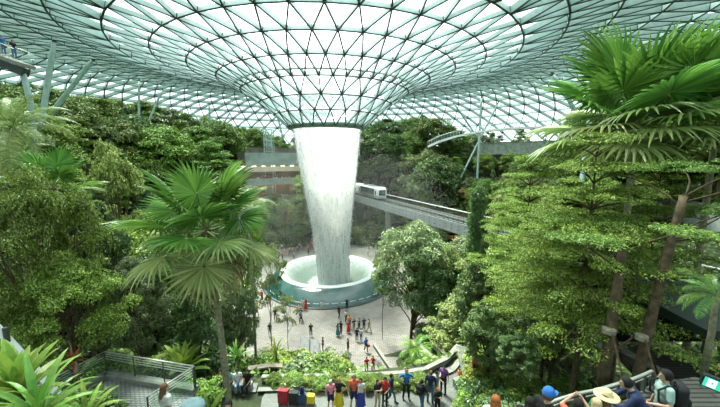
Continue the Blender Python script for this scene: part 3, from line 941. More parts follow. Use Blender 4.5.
# --- trees one can single out
for (key, px, py, Y, rpx, bz, lab) in (
    ('hero_round', 22, 180, 13.5, 62, None, 'big bright green rounded tree at the left edge, in front of the palms'),
    ('hero_dark', 84, 205, 17, 38, None, 'dark glossy tree right of the big bright rounded tree at left'),
    ('hero_round', 62, 262, 13.2, 56, 10.0, 'low bright green tree in the lower left, beneath the dark glossy tree'),
    ('hero_grey', 132, 262, 16.5, 36, None, 'grey green shrubby tree between the lower left tree and the fan palm trunk'),
    ('broad_yellow', 112, 150, 26, 40, None, 'yellow green tree with bare forked stem behind the dark glossy tree'),
    ('broad_fresh', 238, 205, 27, 27, None, 'bright leafy tree right of the left fan palm crown'),
    ('broad_mid', 165, 258, 22, 36, None, 'mid green tree directly behind the left fan palm trunk'),
    ('hero_grey', 232, 285, 23, 24, None, 'pale leafy tree beside the plaza left edge behind the palm trunk'),
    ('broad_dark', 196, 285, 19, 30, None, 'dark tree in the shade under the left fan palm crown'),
    ('airy', 268, 246, 33, 23, None, 'slender airy tree standing at the left edge of the plaza before the basin'),
    ('airy', 287, 298, 30, 15, 2.6, 'small young tree on the planted bed left of the plaza'),
    ('broad_olive', 284, 200, 76, 16, None, 'olive green tree directly left of the falling water'),
    ('hero_grey', 416, 226, 33, 46, None, 'spreading olive leaved tree right of the basin on the plaza edge'),
    ('broad_olive', 446, 250, 31, 30, None, 'second olive tree between the basin side tree and the dark columnar tree'),
    ('airy', 384, 250, 37, 17, None, 'thin stemmed tree closest to the right rim of the basin'),
    ('hero_column', 479, 190, 24, 21, None, 'tall dark columnar tree standing where the train bridge ends'),
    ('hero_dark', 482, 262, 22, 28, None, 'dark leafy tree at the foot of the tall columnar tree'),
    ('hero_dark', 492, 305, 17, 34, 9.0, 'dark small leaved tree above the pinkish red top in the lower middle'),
    ('hero_grey', 452, 300, 26, 18, None, 'pale leaved tree on the bed below the columnar tree'),
    ('hero_tier', 598, 142, 13.5, 102, None, 'huge layered tree with flat bright green plates under the big fan palm'),
    ('hero_tier', 532, 160, 21, 55, None, 'layered light green tree left of the huge layered tree'),
    ('hero_tier', 556, 215, 17, 72, 7.5, 'lower layered tree spreading under the huge layered tree'),
    ('hero_tier', 664, 150, 18, 62, None, 'layered tree at the right whose trunk leans under the fan palm'),
    ('tier_yellow', 500, 205, 27, 34, None, 'yellowish layered tree just right of the dark columnar tree'),
    ('hero_grey', 556, 285, 16.5, 50, None, 'shaded small leaved tree beneath the layered trees'),
    ('hero_dark', 640, 270, 21, 45, None, 'dark tree in the shade behind the two leaning trunks at right'),
    ('hero_dark', 520, 335, 13.5, 26, 11.8, 'low dark bushy tree behind the man with the blue cap')):
    tree_px(key, px, py, Y, lab, rpx, bz)

# --- the two bare trunks at lower right, with props
def trunk_px(b, tpt, Y, r, lab, props=True):
    lo = at_y(b[0], b[1], Y); hi = at_y(tpt[0], tpt[1], Y + .6)
    d = (hi - lo)
    o = empty('propped_tree', lo); tag(o, lab, 'tree')
    mb = MB(); limb(mb, (0, 0, -.4), d, r, r * .72, 0, 10, 12, .02)
    pts = [d * .62]
    mb.build('trunk', M['bark'], o, True)
    br = MB()
    cl = []
    for k in range(7):
        a = random.uniform(0, 6.28); L = random.uniform(1.2, 2.4)
        s0 = d * random.uniform(.72, 1.0); e = s0 + Vector((L * math.cos(a), L * math.sin(a), random.uniform(.6, 1.2)))
        limb(br, s0, e, r * .22, .015, .05, 4, 6)
        for q in range(3):
            c = e + Vector((random.uniform(-.6, .6), random.uniform(-.6, .6), random.uniform(-.1, .2)))
            cl.append((tuple(c), (.7, .7, .16), 420))
    br.build('branch_crown', M['bark'], o, True)
    V, Q, T = clump_leaves(cl, .085, up=.85, asp=.55, inner=.1)
    put('foliage', quads_mesh('crown_leaves', V, Q, LM['mid'], T), o)
    if props:
        for k in range(3):
            a = k * 2.094 + .4
            pb = MB(); pb.tube([(1.3 * math.cos(a), 1.3 * math.sin(a), -.1), (r * math.cos(a), r * math.sin(a), 1.55)], .032, 6)
            pb.build('support_prop', M['bark'], o)
        pb = MB(); pb.tube([(0, 0, 1.48), (0, 0, 1.62)], r * 1.12, 12); pb.build('strap_collar', M['bark_pale'], o)
random.seed(4)
trunk_px((604, 372), (623, 246), 10.6, .19, 'thick straight trunk held by wooden props, left of the two bare trunks at right')
trunk_px((636, 380), (684, 196), 10.2, .17, 'leaning bare trunk right of the propped straight one')
trunk_px((569, 362), (592, 262), 15, .15, 'thin dark trunk in the shade left of the propped trunk', False)

# --- palms
p = at_y(206, 226, 14.0); b = at_y(229, 402, 14.0)
fan_palm((b.x, b.y, b.z), p.z - b.z, 'tall fan palm with a slim ringed trunk in the left foreground', 1.3, 30, 3, .125, (p.x - b.x, 0), 6)
p = at_y(636, 120, 17)
fan_palm((p.x + .3, p.y, 9.0), p.z - 9.0, 'big fan palm filling the upper right corner above the layered trees', 2.0, 34, 5, .15, (-.3, 0), 0, low=14)
p = at_y(716, 118, 18.0)
fan_palm((p.x + .3, p.y, 9.2), p.z - 9.2, 'second fan palm at the right edge, behind the big one', 2.0, 24, 6, .15, (-.2, 0), 0, low=14)
p = at_y(12, 128, 19.5)
rosette('feather_palm', FEATHER['palm_pale'], (p.x, p.y, ground_h(p.x, p.y)), 'pale feather palm at the left edge above the rounded tree', 24, 1.15, p.z - ground_h(p.x, p.y), 75, -45, 'palm', seed=1, tr=.12)
p = at_y(52, 186, 17)
fan_palm((p.x, p.y, ground_h(p.x, p.y)), p.z - ground_h(p.x, p.y), 'fan palm with bright green crown behind the rounded tree at left', .9, 20, 9, .12, (0, 0), 2)
p = at_y(8, 160, 21)
rosette('feather_palm', FEATHER['palm_pale'], (p.x, p.y, ground_h(p.x, p.y)), 'drooping feather palm at the left edge below the pale one', 20, 1.1, p.z - ground_h(p.x, p.y), 70, -45, 'palm', seed=2, tr=.12)
p = at_y(248, 205, 24)
rosette('feather_palm', FEATHER['palm_pale'], (p.x, p.y, ground_h(p.x, p.y)), 'feather palm with arching fronds right of the left fan palm', 20, .9, p.z - ground_h(p.x, p.y), 75, -30, 'palm', seed=4, tr=.1)
p = at_y(716, 296, 9)
rosette('feather_palm', FEATHER['palm'], (p.x, p.y, 15.8), 'small feather palm at the right edge below the pale grey parapet', 16, .40, p.z - 15.8, 70, -20, 'palm', seed=5, tr=.08)
p = at_y(12, 360, 6.3)
rosette('broad_strap_plant', BLADE['fresh'], (p.x, p.y, p.z - .9), 'large plant with broad upright light green blades in the bottom left corner', 22, 1.05, .0, 86, 20, seed=7, part='leaf')
p = at_y(36, 398, 5.6)
rosette('cordyline', STRAP['palm'], (p.x, p.y, p.z - .9), 'dark green arching strap leaved plant in the bottom left corner', 26, .95, .5, 80, -15, seed=8, part='leaf')
p = at_y(84, 404, 6.0)
rosette('cordyline', STRAP['fresh'], (p.x, p.y, p.z - .6), 'light green narrow leaved plant at the bottom edge before the deck', 20, .65, .3, 75, -10, seed=9, part='leaf')
p = at_y(73, 352, 12)
rosette('cordyline', STRAP['red'], (p.x, p.y, p.z - .8), 'red leaved plant beside the deck railing at left', 20, .48, .4, 80, -10, seed=10, part='leaf')
p = at_y(78, 388, 13.5)
rosette('birds_nest_fern', BLADE['fresh'], (p.x, p.y, p.z - .5), 'light green broad leaved plant just outside the left deck rail', 12, .7, 0, 80, 20, seed=12, part='leaf')
p = at_y(182, 366, 17)
rosette('birds_nest_fern', BLADE['fresh'], (p.x, p.y, p.z - .6), 'large bright birds nest fern behind the deck rail corner', 26, 1.5, .2, 80, 5, seed=13, part='leaf')
p = at_y(237, 358, 20)
rosette('cordyline', STRAP['palm'], (p.x, p.y, p.z - .8), 'round tufted plant behind the seated group on the left bed', 26, 1.0, .8, 80, -10, seed=14, part='leaf')
p = at_y(276, 352, 24)
rosette('cordyline', STRAP['yellow'], (p.x, p.y, p.z - 1.6), 'yellow green tufted plant beside the stone steps', 24, 1.1, 1.6, 80, -20, seed=15, part='leaf')
p = at_y(434, 362, 23)
rosette('tree_fern', FEATHER['mid'], (p.x, p.y, p.z - 1.2), 'dark green fern rosette right of the two ledges by the plaza', 26, .62, .8, 65, -20, seed=16)
p = at_y(415, 345, 26)
rosette('tree_fern', FEATHER['palm'], (p.x, p.y, p.z - 1.2), 'fresh green fern behind the dark fern near the plaza', 20, .7, .8, 65, -20, seed=17)

# --- hedges and shrub beds
SHL = {'shrub_mid': 'mid green', 'shrub_fresh': 'bright green', 'shrub_yellow': 'yellow green', 'shrub_grey': 'grey green', 'shrub_red': 'red leaved', 'shrub_orange': 'orange flowered', 'shrub_dark': 'dark green'}
def bed(n, box, Yr, keys, where, hs=(1.0, 1.7), seed=0, zoff=0.0, on=None):
    random.seed(seed)
    for k in range(n):
        Y = random.uniform(*Yr)
        px = random.uniform(box[0], box[1])
        X = (px - 360) / FPX * Y
        if on is None and 19 < Y < 34 and -.075 < X / Y < .15: continue
        z = (ground_h(X, Y) if on is None else on) + zoff
        key = random.choice(keys); h = random.uniform(*hs)
        plant(key, (X, Y, z - .15), h, random.uniform(.9, 1.2), None, SHL[key] + ' shrub ' + where, SHL[key] + ' shrubs ' + where)
bed(50, (236, 336), (21, 30), ['shrub_mid', 'shrub_fresh', 'shrub_grey', 'shrub_yellow'], 'on the bed left of the central plaza walk', (1.5, 2.6), 1, zoff=.3)
bed(40, (416, 466), (23, 33), ['shrub_mid', 'shrub_fresh', 'shrub_dark', 'shrub_dark'], 'on the bed right of the central plaza walk', (1.0, 1.8), 2)
bed(75, (262, 436), (16.75, 17.35), ['shrub_fresh', 'shrub_mid', 'shrub_yellow'], 'in the long stone planter behind the visitors', (.5, .75), 3, on=9.0)
bed(50, (480, 600), (9.5, 16), ['shrub_fresh', 'shrub_mid', 'shrub_dark', 'shrub_grey'], 'on the bed behind the curved glass railing', (1.0, 1.6), 4)
bed(16, (228, 262), (11.5, 13.5), ['shrub_fresh', 'shrub_mid', 'shrub_grey'], 'on the bed around the palm trunk in front of the path', (.7, 1.1), 5)
bed(20, (482, 512), (12, 20), ['shrub_mid', 'shrub_fresh', 'shrub_yellow'], 'on the bed beside the stone kerb in the lower middle', (.9, 1.4), 6)
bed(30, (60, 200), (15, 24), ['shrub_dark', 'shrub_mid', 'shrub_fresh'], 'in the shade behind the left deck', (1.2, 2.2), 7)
bed(12, (-20, 60), (5.2, 6.4), ['shrub_dark', 'shrub_mid'], 'in the bottom left corner under the strap leaved plants', (.9, 1.3), 8, on=15.8)
bed(24, (440, 520), (72, 82), ['shrub_orange', 'shrub_yellow', 'shrub_mid', 'shrub_fresh'], 'on the planted wall under the arched walkway', (2.4, 3.6), 9, zoff=2)
bed(40, (425, 565), (58, 80), ['shrub_fresh', 'shrub_yellow', 'shrub_mid', 'shrub_orange', 'shrub_red'], 'on the sunny right hand slope past the rails', (2.4, 4.0), 11, zoff=.2)
bed(10, (262, 292), (88, 92), ['shrub_orange', 'shrub_mid'], 'on the terraces left of the waterfall', (2.0, 2.6), 10)

# --- forest fill
SIL = [(0, 66), (40, 80), (70, 76), (110, 80), (140, 96), (180, 106), (215, 118), (245, 124), (262, 134), (292, 138), (330, 140), (362, 122), (385, 116), (410, 110), (440, 120), (470, 124), (500, 130), (540, 132), (575, 112), (620, 100), (720, 95)]
def sil(px): return float(np.interp(px, [s[0] for s in SIL], [s[1] for s in SIL]))
KEEP = [((288, 120, 372, 310), 62), ((262, 236, 372, 300), 62), ((300, 296, 386, 380), 56), ((353, 182, 395, 206), 92), ((400, 194, 474, 234), 70), ((246, 146, 285, 206), 99), ((255, 300, 300, 340), 50),
        ((432, 126, 560, 150), 99), ((636, 205, 720, 300), 48), ((250, 362, 460, 407), 22)]
def region(px, Y):
    if px < 246: return 'on the far left slope' if Y > 48 else ('in the forest behind the left palms' if Y > 26 else 'on the near left slope')
    if px < 352: return 'behind the waterfall'
    if px < 470: return 'beyond the train bridge' if Y > 60 else 'beside the train bridge'
    return 'on the far right slope' if Y > 45 else 'in the grove behind the layered trees at right'
KL = {'broad_fresh': 'bright green rounded tree', 'broad_mid': 'mid green rounded tree', 'broad_dark': 'dark green rounded tree', 'broad_olive': 'olive green rounded tree',
      'airy': 'thin airy tree', 'grey_broad': 'grey green rounded tree', 'tier_fresh': 'bright green layered tree', 'tier_mid': 'mid green layered tree',
      'tier_yellow': 'yellowish layered tree', 'column_dark': 'dark narrow upright tree', 'column_mid': 'mid green narrow upright tree'}
random.seed(77)
placed = []; cnt = 0; tries = 0
KL['broad_yellow'] = 'yellow green rounded tree'
kl = ['broad_fresh', 'broad_fresh', 'broad_yellow', 'broad_mid', 'broad_mid', 'broad_dark', 'broad_olive', 'grey_broad', 'tier_fresh', 'tier_fresh', 'tier_mid', 'tier_yellow', 'column_dark', 'column_mid']
while cnt < 250 and tries < 60000:
    tries += 1
    a = random.random() * 2 * PI; r = random.uniform(25, 72) ** 1.0
    x, y = FX + r * math.cos(a), FY + r * math.sin(a)
    if y < 19 or 37 < r < 42 and y < 40: continue
    px = 360 + x / y * FPX
    if px < -40 or px > 760: continue
    gap = 3.6 if y < 70 else 4.2
    if any((x - q[0]) ** 2 + (y - q[1]) ** 2 < gap * gap for q in placed): continue
    z0 = ground_h(x, y)
    h = random.uniform(7, 12.5)
    key = random.choice(kl)
    # keep under the skyline seen in the photograph
    ztop_max = CAMZ + (HOR - sil(px) + random.uniform(-9, 3)) / FPX * y
    if (y > 75 or r > 42) and random.random() < .8: h = max(h, ztop_max - z0 - random.uniform(0, 1.5))
    h = min(h, ztop_max - z0, 18)
    if h < 3: continue
    # and under the glass
    zr = float(np.interp(r, [q[0] for q in RP], [q[1] for q in RP]))
    if z0 + h > zr - 1: h = zr - 1 - z0
    if h < 3: continue
    cw = 3.4 * h / 10 / y * FPX
    p0 = (px - cw, HOR - (z0 + h - CAMZ) / y * FPX, px + cw, HOR - (z0 + h * .2 - CAMZ) / y * FPX)
    bad = False
    for (k0, k1, k2, k3), YY in KEEP:
        if y < YY and p0[0] < k2 and p0[2] > k0 and p0[1] < k3 and p0[3] > k1: bad = True; break
    if bad: continue
    aa = math.degrees(math.atan2(y - FY, x - FX)) % 360
    if 35 < r < 48 and 93 < aa < 130: continue
    # the rails run through here
    tb_ = (52 - y) / 43.0; bx = 17.3 + .449 * (52 - y)
    if abs(x - bx) < 5 and 24 < y < 97: continue
    placed.append((x, y)); cnt += 1
    lab = KL[key] + ' ' + region(px, y)
    plant(key, (x, y, z0 - .1), h, random.uniform(.85, 1.15), None, lab, lab.replace(' tree ', ' trees '))
# smaller understorey trees in the gaps
KS = ['broad_mid', 'broad_fresh', 'broad_olive', 'airy', 'tier_fresh', 'broad_dark']
c2 = 0; tries = 0; low_placed = []
while c2 < 190 and tries < 40000:
    tries += 1
    a = random.random() * 2 * PI; r = random.uniform(23.8, 50)
    x, y = FX + r * math.cos(a), FY + r * math.sin(a)
    if y < 30: continue
    px = 360 + x / y * FPX
    if px < -20 or px > 740: continue
    if any((x - q[0]) ** 2 + (y - q[1]) ** 2 < 7.5 for q in low_placed) or any((x - q[0]) ** 2 + (y - q[1]) ** 2 < 3 for q in placed): continue
    z0 = ground_h(x, y); h = random.uniform(3.2, 5.6); key = random.choice(KS)
    cw = 3.2 * h / 10 / y * FPX
    p0 = (px - cw, HOR - (z0 + h - CAMZ) / y * FPX, px + cw, HOR - (z0 - CAMZ) / y * FPX)
    if any(y < YY and p0[0] < k2 and p0[2] > k0 and p0[1] < k3 and p0[3] > k1 for (k0, k1, k2, k3), YY in KEEP): continue
    aa = math.degrees(math.atan2(y - FY, x - FX)) % 360
    if 35 < r < 48 and 93 < aa < 130: continue
    if y < 50 and 262 < px < 400: continue
    low_placed.append((x, y)); c2 += 1
    lab = 'small ' + KL[key] + ' ' + region(px, y)
    plant(key, (x, y, z0 - .1), h, random.uniform(1.0, 1.35), None, lab, lab.replace(' tree ', ' trees '))
print('small trees', c2)
print('forest trees', cnt, 'tries', tries)

# --- undergrowth: loose leaves of the ground cover on the slopes
RNG = np.random.default_rng(5)
n = 90000
a = RNG.uniform(0, 2 * PI, n); r = RNG.uniform(24.2, 66, n)
X = FX + r * np.cos(a); Y = FY + r * np.sin(a)
pxs = 360 + X / np.maximum(Y, .1) * FPX
ok = (Y > 6) & (pxs > -40) & (pxs < 760) & ~((Y > 18.5) & (Y < 34) & (X / Y > -.07) & (X / Y < .145)) & ~((r > 38.3) & (r < 44.2) & (Y < 30) & (pxs > 200) & (pxs < 475))
X, Y, r = X[ok], Y[ok], r[ok]
Zg = np.interp(r, HT_R, HT_Z) + RNG.uniform(.02, .5, len(r))
V, Q = leaf_quads(np.stack([X, Y, Zg], 1), RNG.normal(size=(len(X), 3)) * .5 + np.array([0, -.2, 1]), .38, .55)
o = put('undergrowth', quads_mesh('undergrowth', V, Q, LM['mid'], RNG.beta(2, 2.5, len(Q))))
tag(o, 'low leafy ground cover carpeting the planted slopes', 'ground cover', kind='stuff')
# ============================================================ TRAIN BRIDGE
B0 = Vector((30.5, 22.5, 0)); B1 = Vector((-10.5, 114.0, 0))
bd = (B1 - B0).normalized(); bs = Vector((-bd.y, bd.x, 0))     # bs points left of travel, towards the fountain
if (Vector((FX, FY, 0)) - B0).dot(bs) < 0: bs = -bs
BL = (B1 - B0).length
br = empty('train_bridge', (B0.x, B0.y, 0)); tag(br, 'pale concrete train bridge crossing the garden behind the waterfall', 'bridge')
def bl(s, off, z): return B0 - Vector((B0.x, B0.y, 0)) + bd * s + bs * off + Vector((0, 0, z))
def prism(mb, sec, s0, s1, mi=0):
    n = len(sec)
    vs = [bl(s0, o_, z) for o_, z in sec] + [bl(s1, o_, z) for o_, z in sec]
    return mb.add(vs, [tuple(range(n))[::-1], tuple(range(n, 2 * n))] + [(i, (i + 1) % n, n + (i + 1) % n, n + i) for i in range(n)], mi)
HW = 2.0
mb = MB()
sec = [(-HW, 11.3), (-HW, 10.1), (-1.2, 9.5), (1.2, 9.5), (HW, 9.6), (HW, 11.3), (HW - .25, 11.3), (HW - .25, 10.9), (-HW + .25, 10.9), (-HW + .25, 11.3)]
k = 0.0
while k < BL:
    prism(mb, sec, k, min(BL, k + 9.95)); k += 10
mb.build('deck_girder', M['concrete'], br)
mb = MB()
for k in range(int(BL / 1.5)):
    for z in (10.85, 10.2):
        p_ = bl(k * 1.5 + .7, HW + .01, z); mb.box(p_, (.12, .12, .12), math.atan2(bd.y, bd.x))
mb.build('fixing_bolt_row', M['steel_dark'], br)
mb = MB()
for off in (-.85, .85): prism(mb, [(off - .15, 10.9), (off - .15, 11.25), (off + .15, 11.25), (off + .15, 10.9)], 0, BL)
mb.build('running_beam', M['grey_panel'], br)
mb = MB()
for k in range(int(BL / .8)):
    prism(mb, [(-1.3, 10.9), (-1.3, 11.05), (1.3, 11.05), (1.3, 10.9)], k * .8, k * .8 + .3)
mb.build('sleeper_row', M['steel_dark'], br)
for off, nm in ((-HW + .1, 'far'), (HW - .1, 'near')):
    mb = MB()
    for z in (11.5, 11.75, 12.0, 12.3):
        mb.bar(bl(0, off, z), bl(BL, off, z), .05 if z < 12.2 else .09, .05)
    for k in range(int(BL / 1.2)): mb.bar(bl(k * 1.2, off, 11.25), bl(k * 1.2, off, 12.3), .05, .05, bd)
    hh = mb.build('guard_railing', M['steel_post'], br)
    MB().bar(bl(0, off, 12.45), bl(BL, off, 12.45), .22 if nm == 'far' else .08, .12).build('top_rail', M['white'] if nm == 'far' else M['rail'], br)
for (px, Y) in ((389, 75.7), (437, 59.5), (520, 44.0), (330, 90)):
    s = (Y - B0.y) / bd.y; p_ = bl(s, 0, 0)
    mb = MB(); mb.tube([(p_.x, p_.y, -.2), (p_.x, p_.y, 8.8), (p_.x, p_.y, 9.5)], [.75, .75, 1.3], 16); mb.build('pier', M['concrete'], br, True)

# --- train: two cars
def train_car(s0, s1, label):
    L = s1 - s0; mid = (s0 + s1) / 2
    c = B0 + bd * mid
    o = empty('train_car', (c.x, c.y, 11.25), math.atan2(-bd.y, -bd.x)); tag(o, label, 'train', 'train cars on the bridge')
    def sec_pts(w, z0, z1, x):   # rounded rectangle cross-section
        r = .35; pts = []
        for cy, cz, a0 in ((w - r, z1 - r, 0), (-w + r, z1 - r, 90), (-w + r, z0 + r, 180), (w - r, z0 + r, 270)):
            for q in range(5):
                a = math.radians(a0 + q * 22.5); pts.append((x, cy + r * math.cos(a), cz + r * math.sin(a)))
        return pts
    mb = MB(); xs = [(-L / 2, .86), (-L / 2 + .5, .98), (-L / 2 + .9, 1), (L / 2 - .9, 1), (L / 2 - .4, .97), (L / 2, .84)]
    rings_ = [sec_pts(1.35 * k_, .35, .35 + 2.65 * k_, x_) for x_, k_ in xs]
    n = len(rings_[0]); vs = sum(rings_, [])
    fs = [tuple(range(n))[::-1], tuple(range((len(xs) - 1) * n, len(xs) * n))]
    for i in range(len(xs) - 1):
        for k_ in range(n): fs.append((i * n + k_, i * n + (k_ + 1) % n, (i + 1) * n + (k_ + 1) % n, (i + 1) * n + k_))
    mb.add(vs, fs); body = mb.build('body', M['white'], o, True)
    for sd_ in (-1, 1):
        mb = MB(); mb.box((0, sd_ * 1.34, 1.7), (L - 3.3, .08, 1.9)); mb.build('side_window', M['darkglass'], o)
        mb = MB()
        for x_ in (-L * .17, L * .17): mb.box((x_, sd_ * 1.37, 1.6), (.06, .06, 2.0)); mb.box((x_ + 1.2, sd_ * 1.37, 1.6), (.06, .06, 2.0))
        mb.build('door_frame', M['steel_post'], o)
        for e in (-1, 1):
            mb = MB(); x_ = e * (L / 2 - 1.0)
            ring = [(x_ + .55 * math.cos(q), sd_ * 1.37, 1.7 + .85 * math.sin(q)) for q in [i * PI / 10 for i in range(21)]]
            mb.tube(ring, .07, 6); mb.build('curved_end_trim', M['white'], o)
            mb = MB(); mb.box((x_, sd_ * 1.33, 1.7), (.6, .06, 1.1)); mb.build('end_window', M['darkglass'], o)
    for e in (-1, 1):
        mb = MB(); mb.box((e * (L / 2 + .0), 0, 1.75), (.06, 1.8, 1.3)); mb.build('windscreen', M['darkglass'], o)
        mb = MB(); mb.box((e * (L / 2 - 2.2), 0, .2), (1.8, 1.9, .4)); mb.build('bogie', M['black'], o)
    mb = MB(); mb.rbox((0, 0, 3.05), (L * .6, 1.6, .22), .1); mb.build('roof_unit', M['grey_panel'], o)
sA = (88 - B0.y) / bd.y
sA -= 3.2
train_car(sA - 7.0, sA + 4.5, 'white train car with dark windows on the bridge, front car nearer the viewer')
train_car(sA + 5.3, sA + 16.8, 'white train car half hidden behind the falling water')

# ============================================================ TERRACES BEHIND THE FALL
bt = empty('terrace_building', (FX, FY, 0)); tag(bt, 'curved terrace building with stacked balconies behind the waterfall', 'building')
A0, A1 = math.radians(97), math.radians(129)
def arc(mb, r0, z0, r1, z1, a0=A0, a1=A1, n=40):
    mb.lathe([(r0, z0), (r0, z1), (r1, z1), (r1, z0), (r0, z0)], n, a0=a0, a1=a1); return mb
M['parapet'] = mat('parapet_panel', (.24, .31, .29), .5, 0, .15, .5)
M['beige'] = mat('beige_fascia', (.62, .55, .42), .6, 0, .1, .5)
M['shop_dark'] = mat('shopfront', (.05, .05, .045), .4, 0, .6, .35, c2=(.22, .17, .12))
for z0, lab in ((9.6, ''), (14.5, ''), (19.6, '')):
    arc(MB(), 38.5, z0 - .4, 47, z0).build('floor_slab', M['grey_panel'], bt)
    arc(MB(), 38.2, z0 - .5, 38.5, z0 + 1.1).build('balcony_parapet', M['parapet'], bt)
    arc(MB(), 38.3, z0 + 1.15, 38.4, z0 + 1.25).build('handrail', M['rail'], bt)
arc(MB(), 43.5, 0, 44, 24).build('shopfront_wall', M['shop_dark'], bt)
arc(MB(), 38.25, 17.6, 38.6, 19.0).build('fascia', M['beige'], bt)
arc(MB(), 38.2, 20.7, 38.5, 22.6).build('top_parapet', M['parapet'], bt)
arc(MB(), 38, 4.6, 38.5, 6.0).build('lower_parapet', M['parapet'], bt)
# warm downlights of the shops
wm, t, out = nt('warm_light'); em = N(t, 'ShaderNodeEmission', Strength=6.0); em.inputs['Color'].default_value = (1, .6, .25, 1); t.links.new(em.outputs[0], out.inputs['Surface'])
mb = MB()
for k in range(9):
    a = A0 + (A1 - A0) * (k + .5) / 9
    for z in (13.9, 18.9): mb.box((42.9 * math.cos(a), 42.9 * math.sin(a), z), (.9, .9, .12), a)
mb.build('shop_lighting', wm, bt)
# glass lift tower
p = at_y(270, 170, 94)
lt = empty('lift_tower', (p.x, p.y, 0)); tag(lt, 'slim glass lift tower with steel frame on the terraces left of the waterfall', 'lift tower')
mb = MB()
for sx in (-1, 1):
    for sy in (-1, 1): mb.tube([(sx * 1.1, sy * 1.1, 0), (sx * 1.1, sy * 1.1, 29)], .12, 6)
for z in range(2, 30, 3):
    for a_, b_ in (((-1.1, -1.1), (1.1, -1.1)), ((1.1, -1.1), (1.1, 1.1)), ((1.1, 1.1), (-1.1, 1.1)), ((-1.1, 1.1), (-1.1, -1.1))):
        mb.tube([(a_[0], a_[1], z), (b_[0], b_[1], z)], .08, 5)
mb.build('steel_frame', M['steel'], lt)
mb = MB(); mb.box((0, 0, 14.5), (2.1, 2.1, 29)); mb.build('glass_shaft', M['glass'], lt)
mb = MB(); mb.box((0, 0, 12), (1.6, 1.6, 2.4)); mb.build('cabin', M['white'], lt)

M['mottled'] = mat('mottled_panel', (.42, .46, .43), .7, 0, .2, 1.2)
# right-hand upper parapet and arched walkway
up = empty('curved_parapet', (FX, FY, 0)); tag(up, 'grey curved balcony parapet below the arched walkway at right', 'parapet')
a_l = math.atan2(at_y(452, 148, 84).y - FY, at_y(452, 148, 84).x - FX); a_r = math.radians(12)
MB().lathe([(54.5, 22.2), (54.5, 25.2), (55, 25.2), (55, 22.2), (54.5, 22.2)], 40, a0=a_r, a1=a_l).build('panel', M['mottled'], up)
MB().lathe([(54.3, 25.2), (54.3, 25.35), (55.1, 25.35), (55.1, 25.2), (54.3, 25.2)], 40, a0=a_r, a1=a_l).build('coping', M['concrete'], up)
MB().lathe([(54.4, 16), (54.4, 22.0), (56, 22.0)], 40, a0=a_r, a1=a_l).build('planted_backing', M['soil'], up)
rp_ = empty('terrace_parapet', (FX, FY, 0)); tag(rp_, 'pale grey mottled parapet wall at the right edge above the train bridge', 'parapet')
q = at_y(700, 235, 39); r_q = rad(q.x, q.y); aq = math.atan2(q.y - FY, q.x - FX)
MB().lathe([(r_q, 9.8), (r_q + .1, 16), (r_q + .6, 16), (r_q + .6, 9.8)], 24, a0=aq - .5, a1=aq + .22).build('wall_panel', M['mottled'], rp_)
MB().lathe([(r_q - .1, 16), (r_q - .1, 16.15), (r_q + .7, 16.15)], 24, a0=aq - .5, a1=aq + .22).build('coping', M['stone_curb'], rp_)

aw = empty('arched_walkway', at_y(490, 132, 76)); tag(aw, 'pale arched canopy walkway with a thin deck in the treetops at right', 'walkway')
base = aw.location
pts = [at_y(px, py, Y) - base for px, py, Y in ((428, 146, 80), (440, 140.5, 79), (455, 136, 78), (470, 132.5, 77), (490, 129.6, 75), (510, 127.8, 73), (530, 126.8, 71), (552, 126.5, 69), (580, 127, 66))]
mb = MB()
for a_, b_ in zip(pts, pts[1:]): mb.bar(a_, b_, 2.0, .45)
mb.build('deck', M['white'], aw)
mb = MB()
for dy in (-1, 1):
    mb.tube([p_ + Vector((0, dy, 1.1)) for p_ in pts], .05, 5)
    for a_, b_ in zip(pts, pts[1:]):
        for q in range(5):
            c_ = a_.lerp(b_, q / 5) + Vector((0, dy, 0)); mb.tube([c_, c_ + Vector((0, 0, 1.1))], .03, 4)
mb.build('balustrade', M['steel'], aw)

# upper left canopy walkway with two visitors
p = at_y(0, 62, 34)
lw_ = empty('canopy_walkway', p); tag(lw_, 'raised canopy walkway end at the upper left edge with visitors on it', 'walkway')
pts = [at_y(-60, 44, 33) - p, at_y(-20, 50, 33) - p, at_y(0, 54, 33) - p, at_y(26, 64, 33) - p]
mb = MB()
for a_, b_ in zip(pts, pts[1:]): mb.bar(a_, b_, 2.0, .35)
mb.build('deck', M['stone_curb'], lw_)
mb = MB()
for a_, b_ in zip(pts, pts[1:]): mb.bar(a_ - Vector((0, 0, .35)), b_ - Vector((0, 0, .5)), .8, .7)
mb.build('keel_beam', M['steel_dark'], lw_)
mb = MB()
for dy in (-.95, .95):
    mb.tube([p_ + Vector((0, dy, 1.1)) for p_ in pts], .04, 5)
    for a_, b_ in zip(pts, pts[1:]):
        for q in range(4):
            c_ = a_.lerp(b_, q / 4) + Vector((0, dy, 0)); mb.tube([c_, c_ + Vector((0, 0, 1.1))], .025, 4)
mb.build('balustrade', M['rail'], lw_)
mb = MB(); e = at_y(20, 62, 33) - p; mb.tube([e, at_y(30, 100, 33) - p, at_y(36, 150, 33) - p], .25, 8); mb.tube([at_y(-14, 55, 33) - p, at_y(-10, 150, 33) - p], .25, 8)
mb.build('support_column', M['column'], lw_, True)
LWALK = [at_y(4, 54.5, 33), at_y(15, 59, 33)]

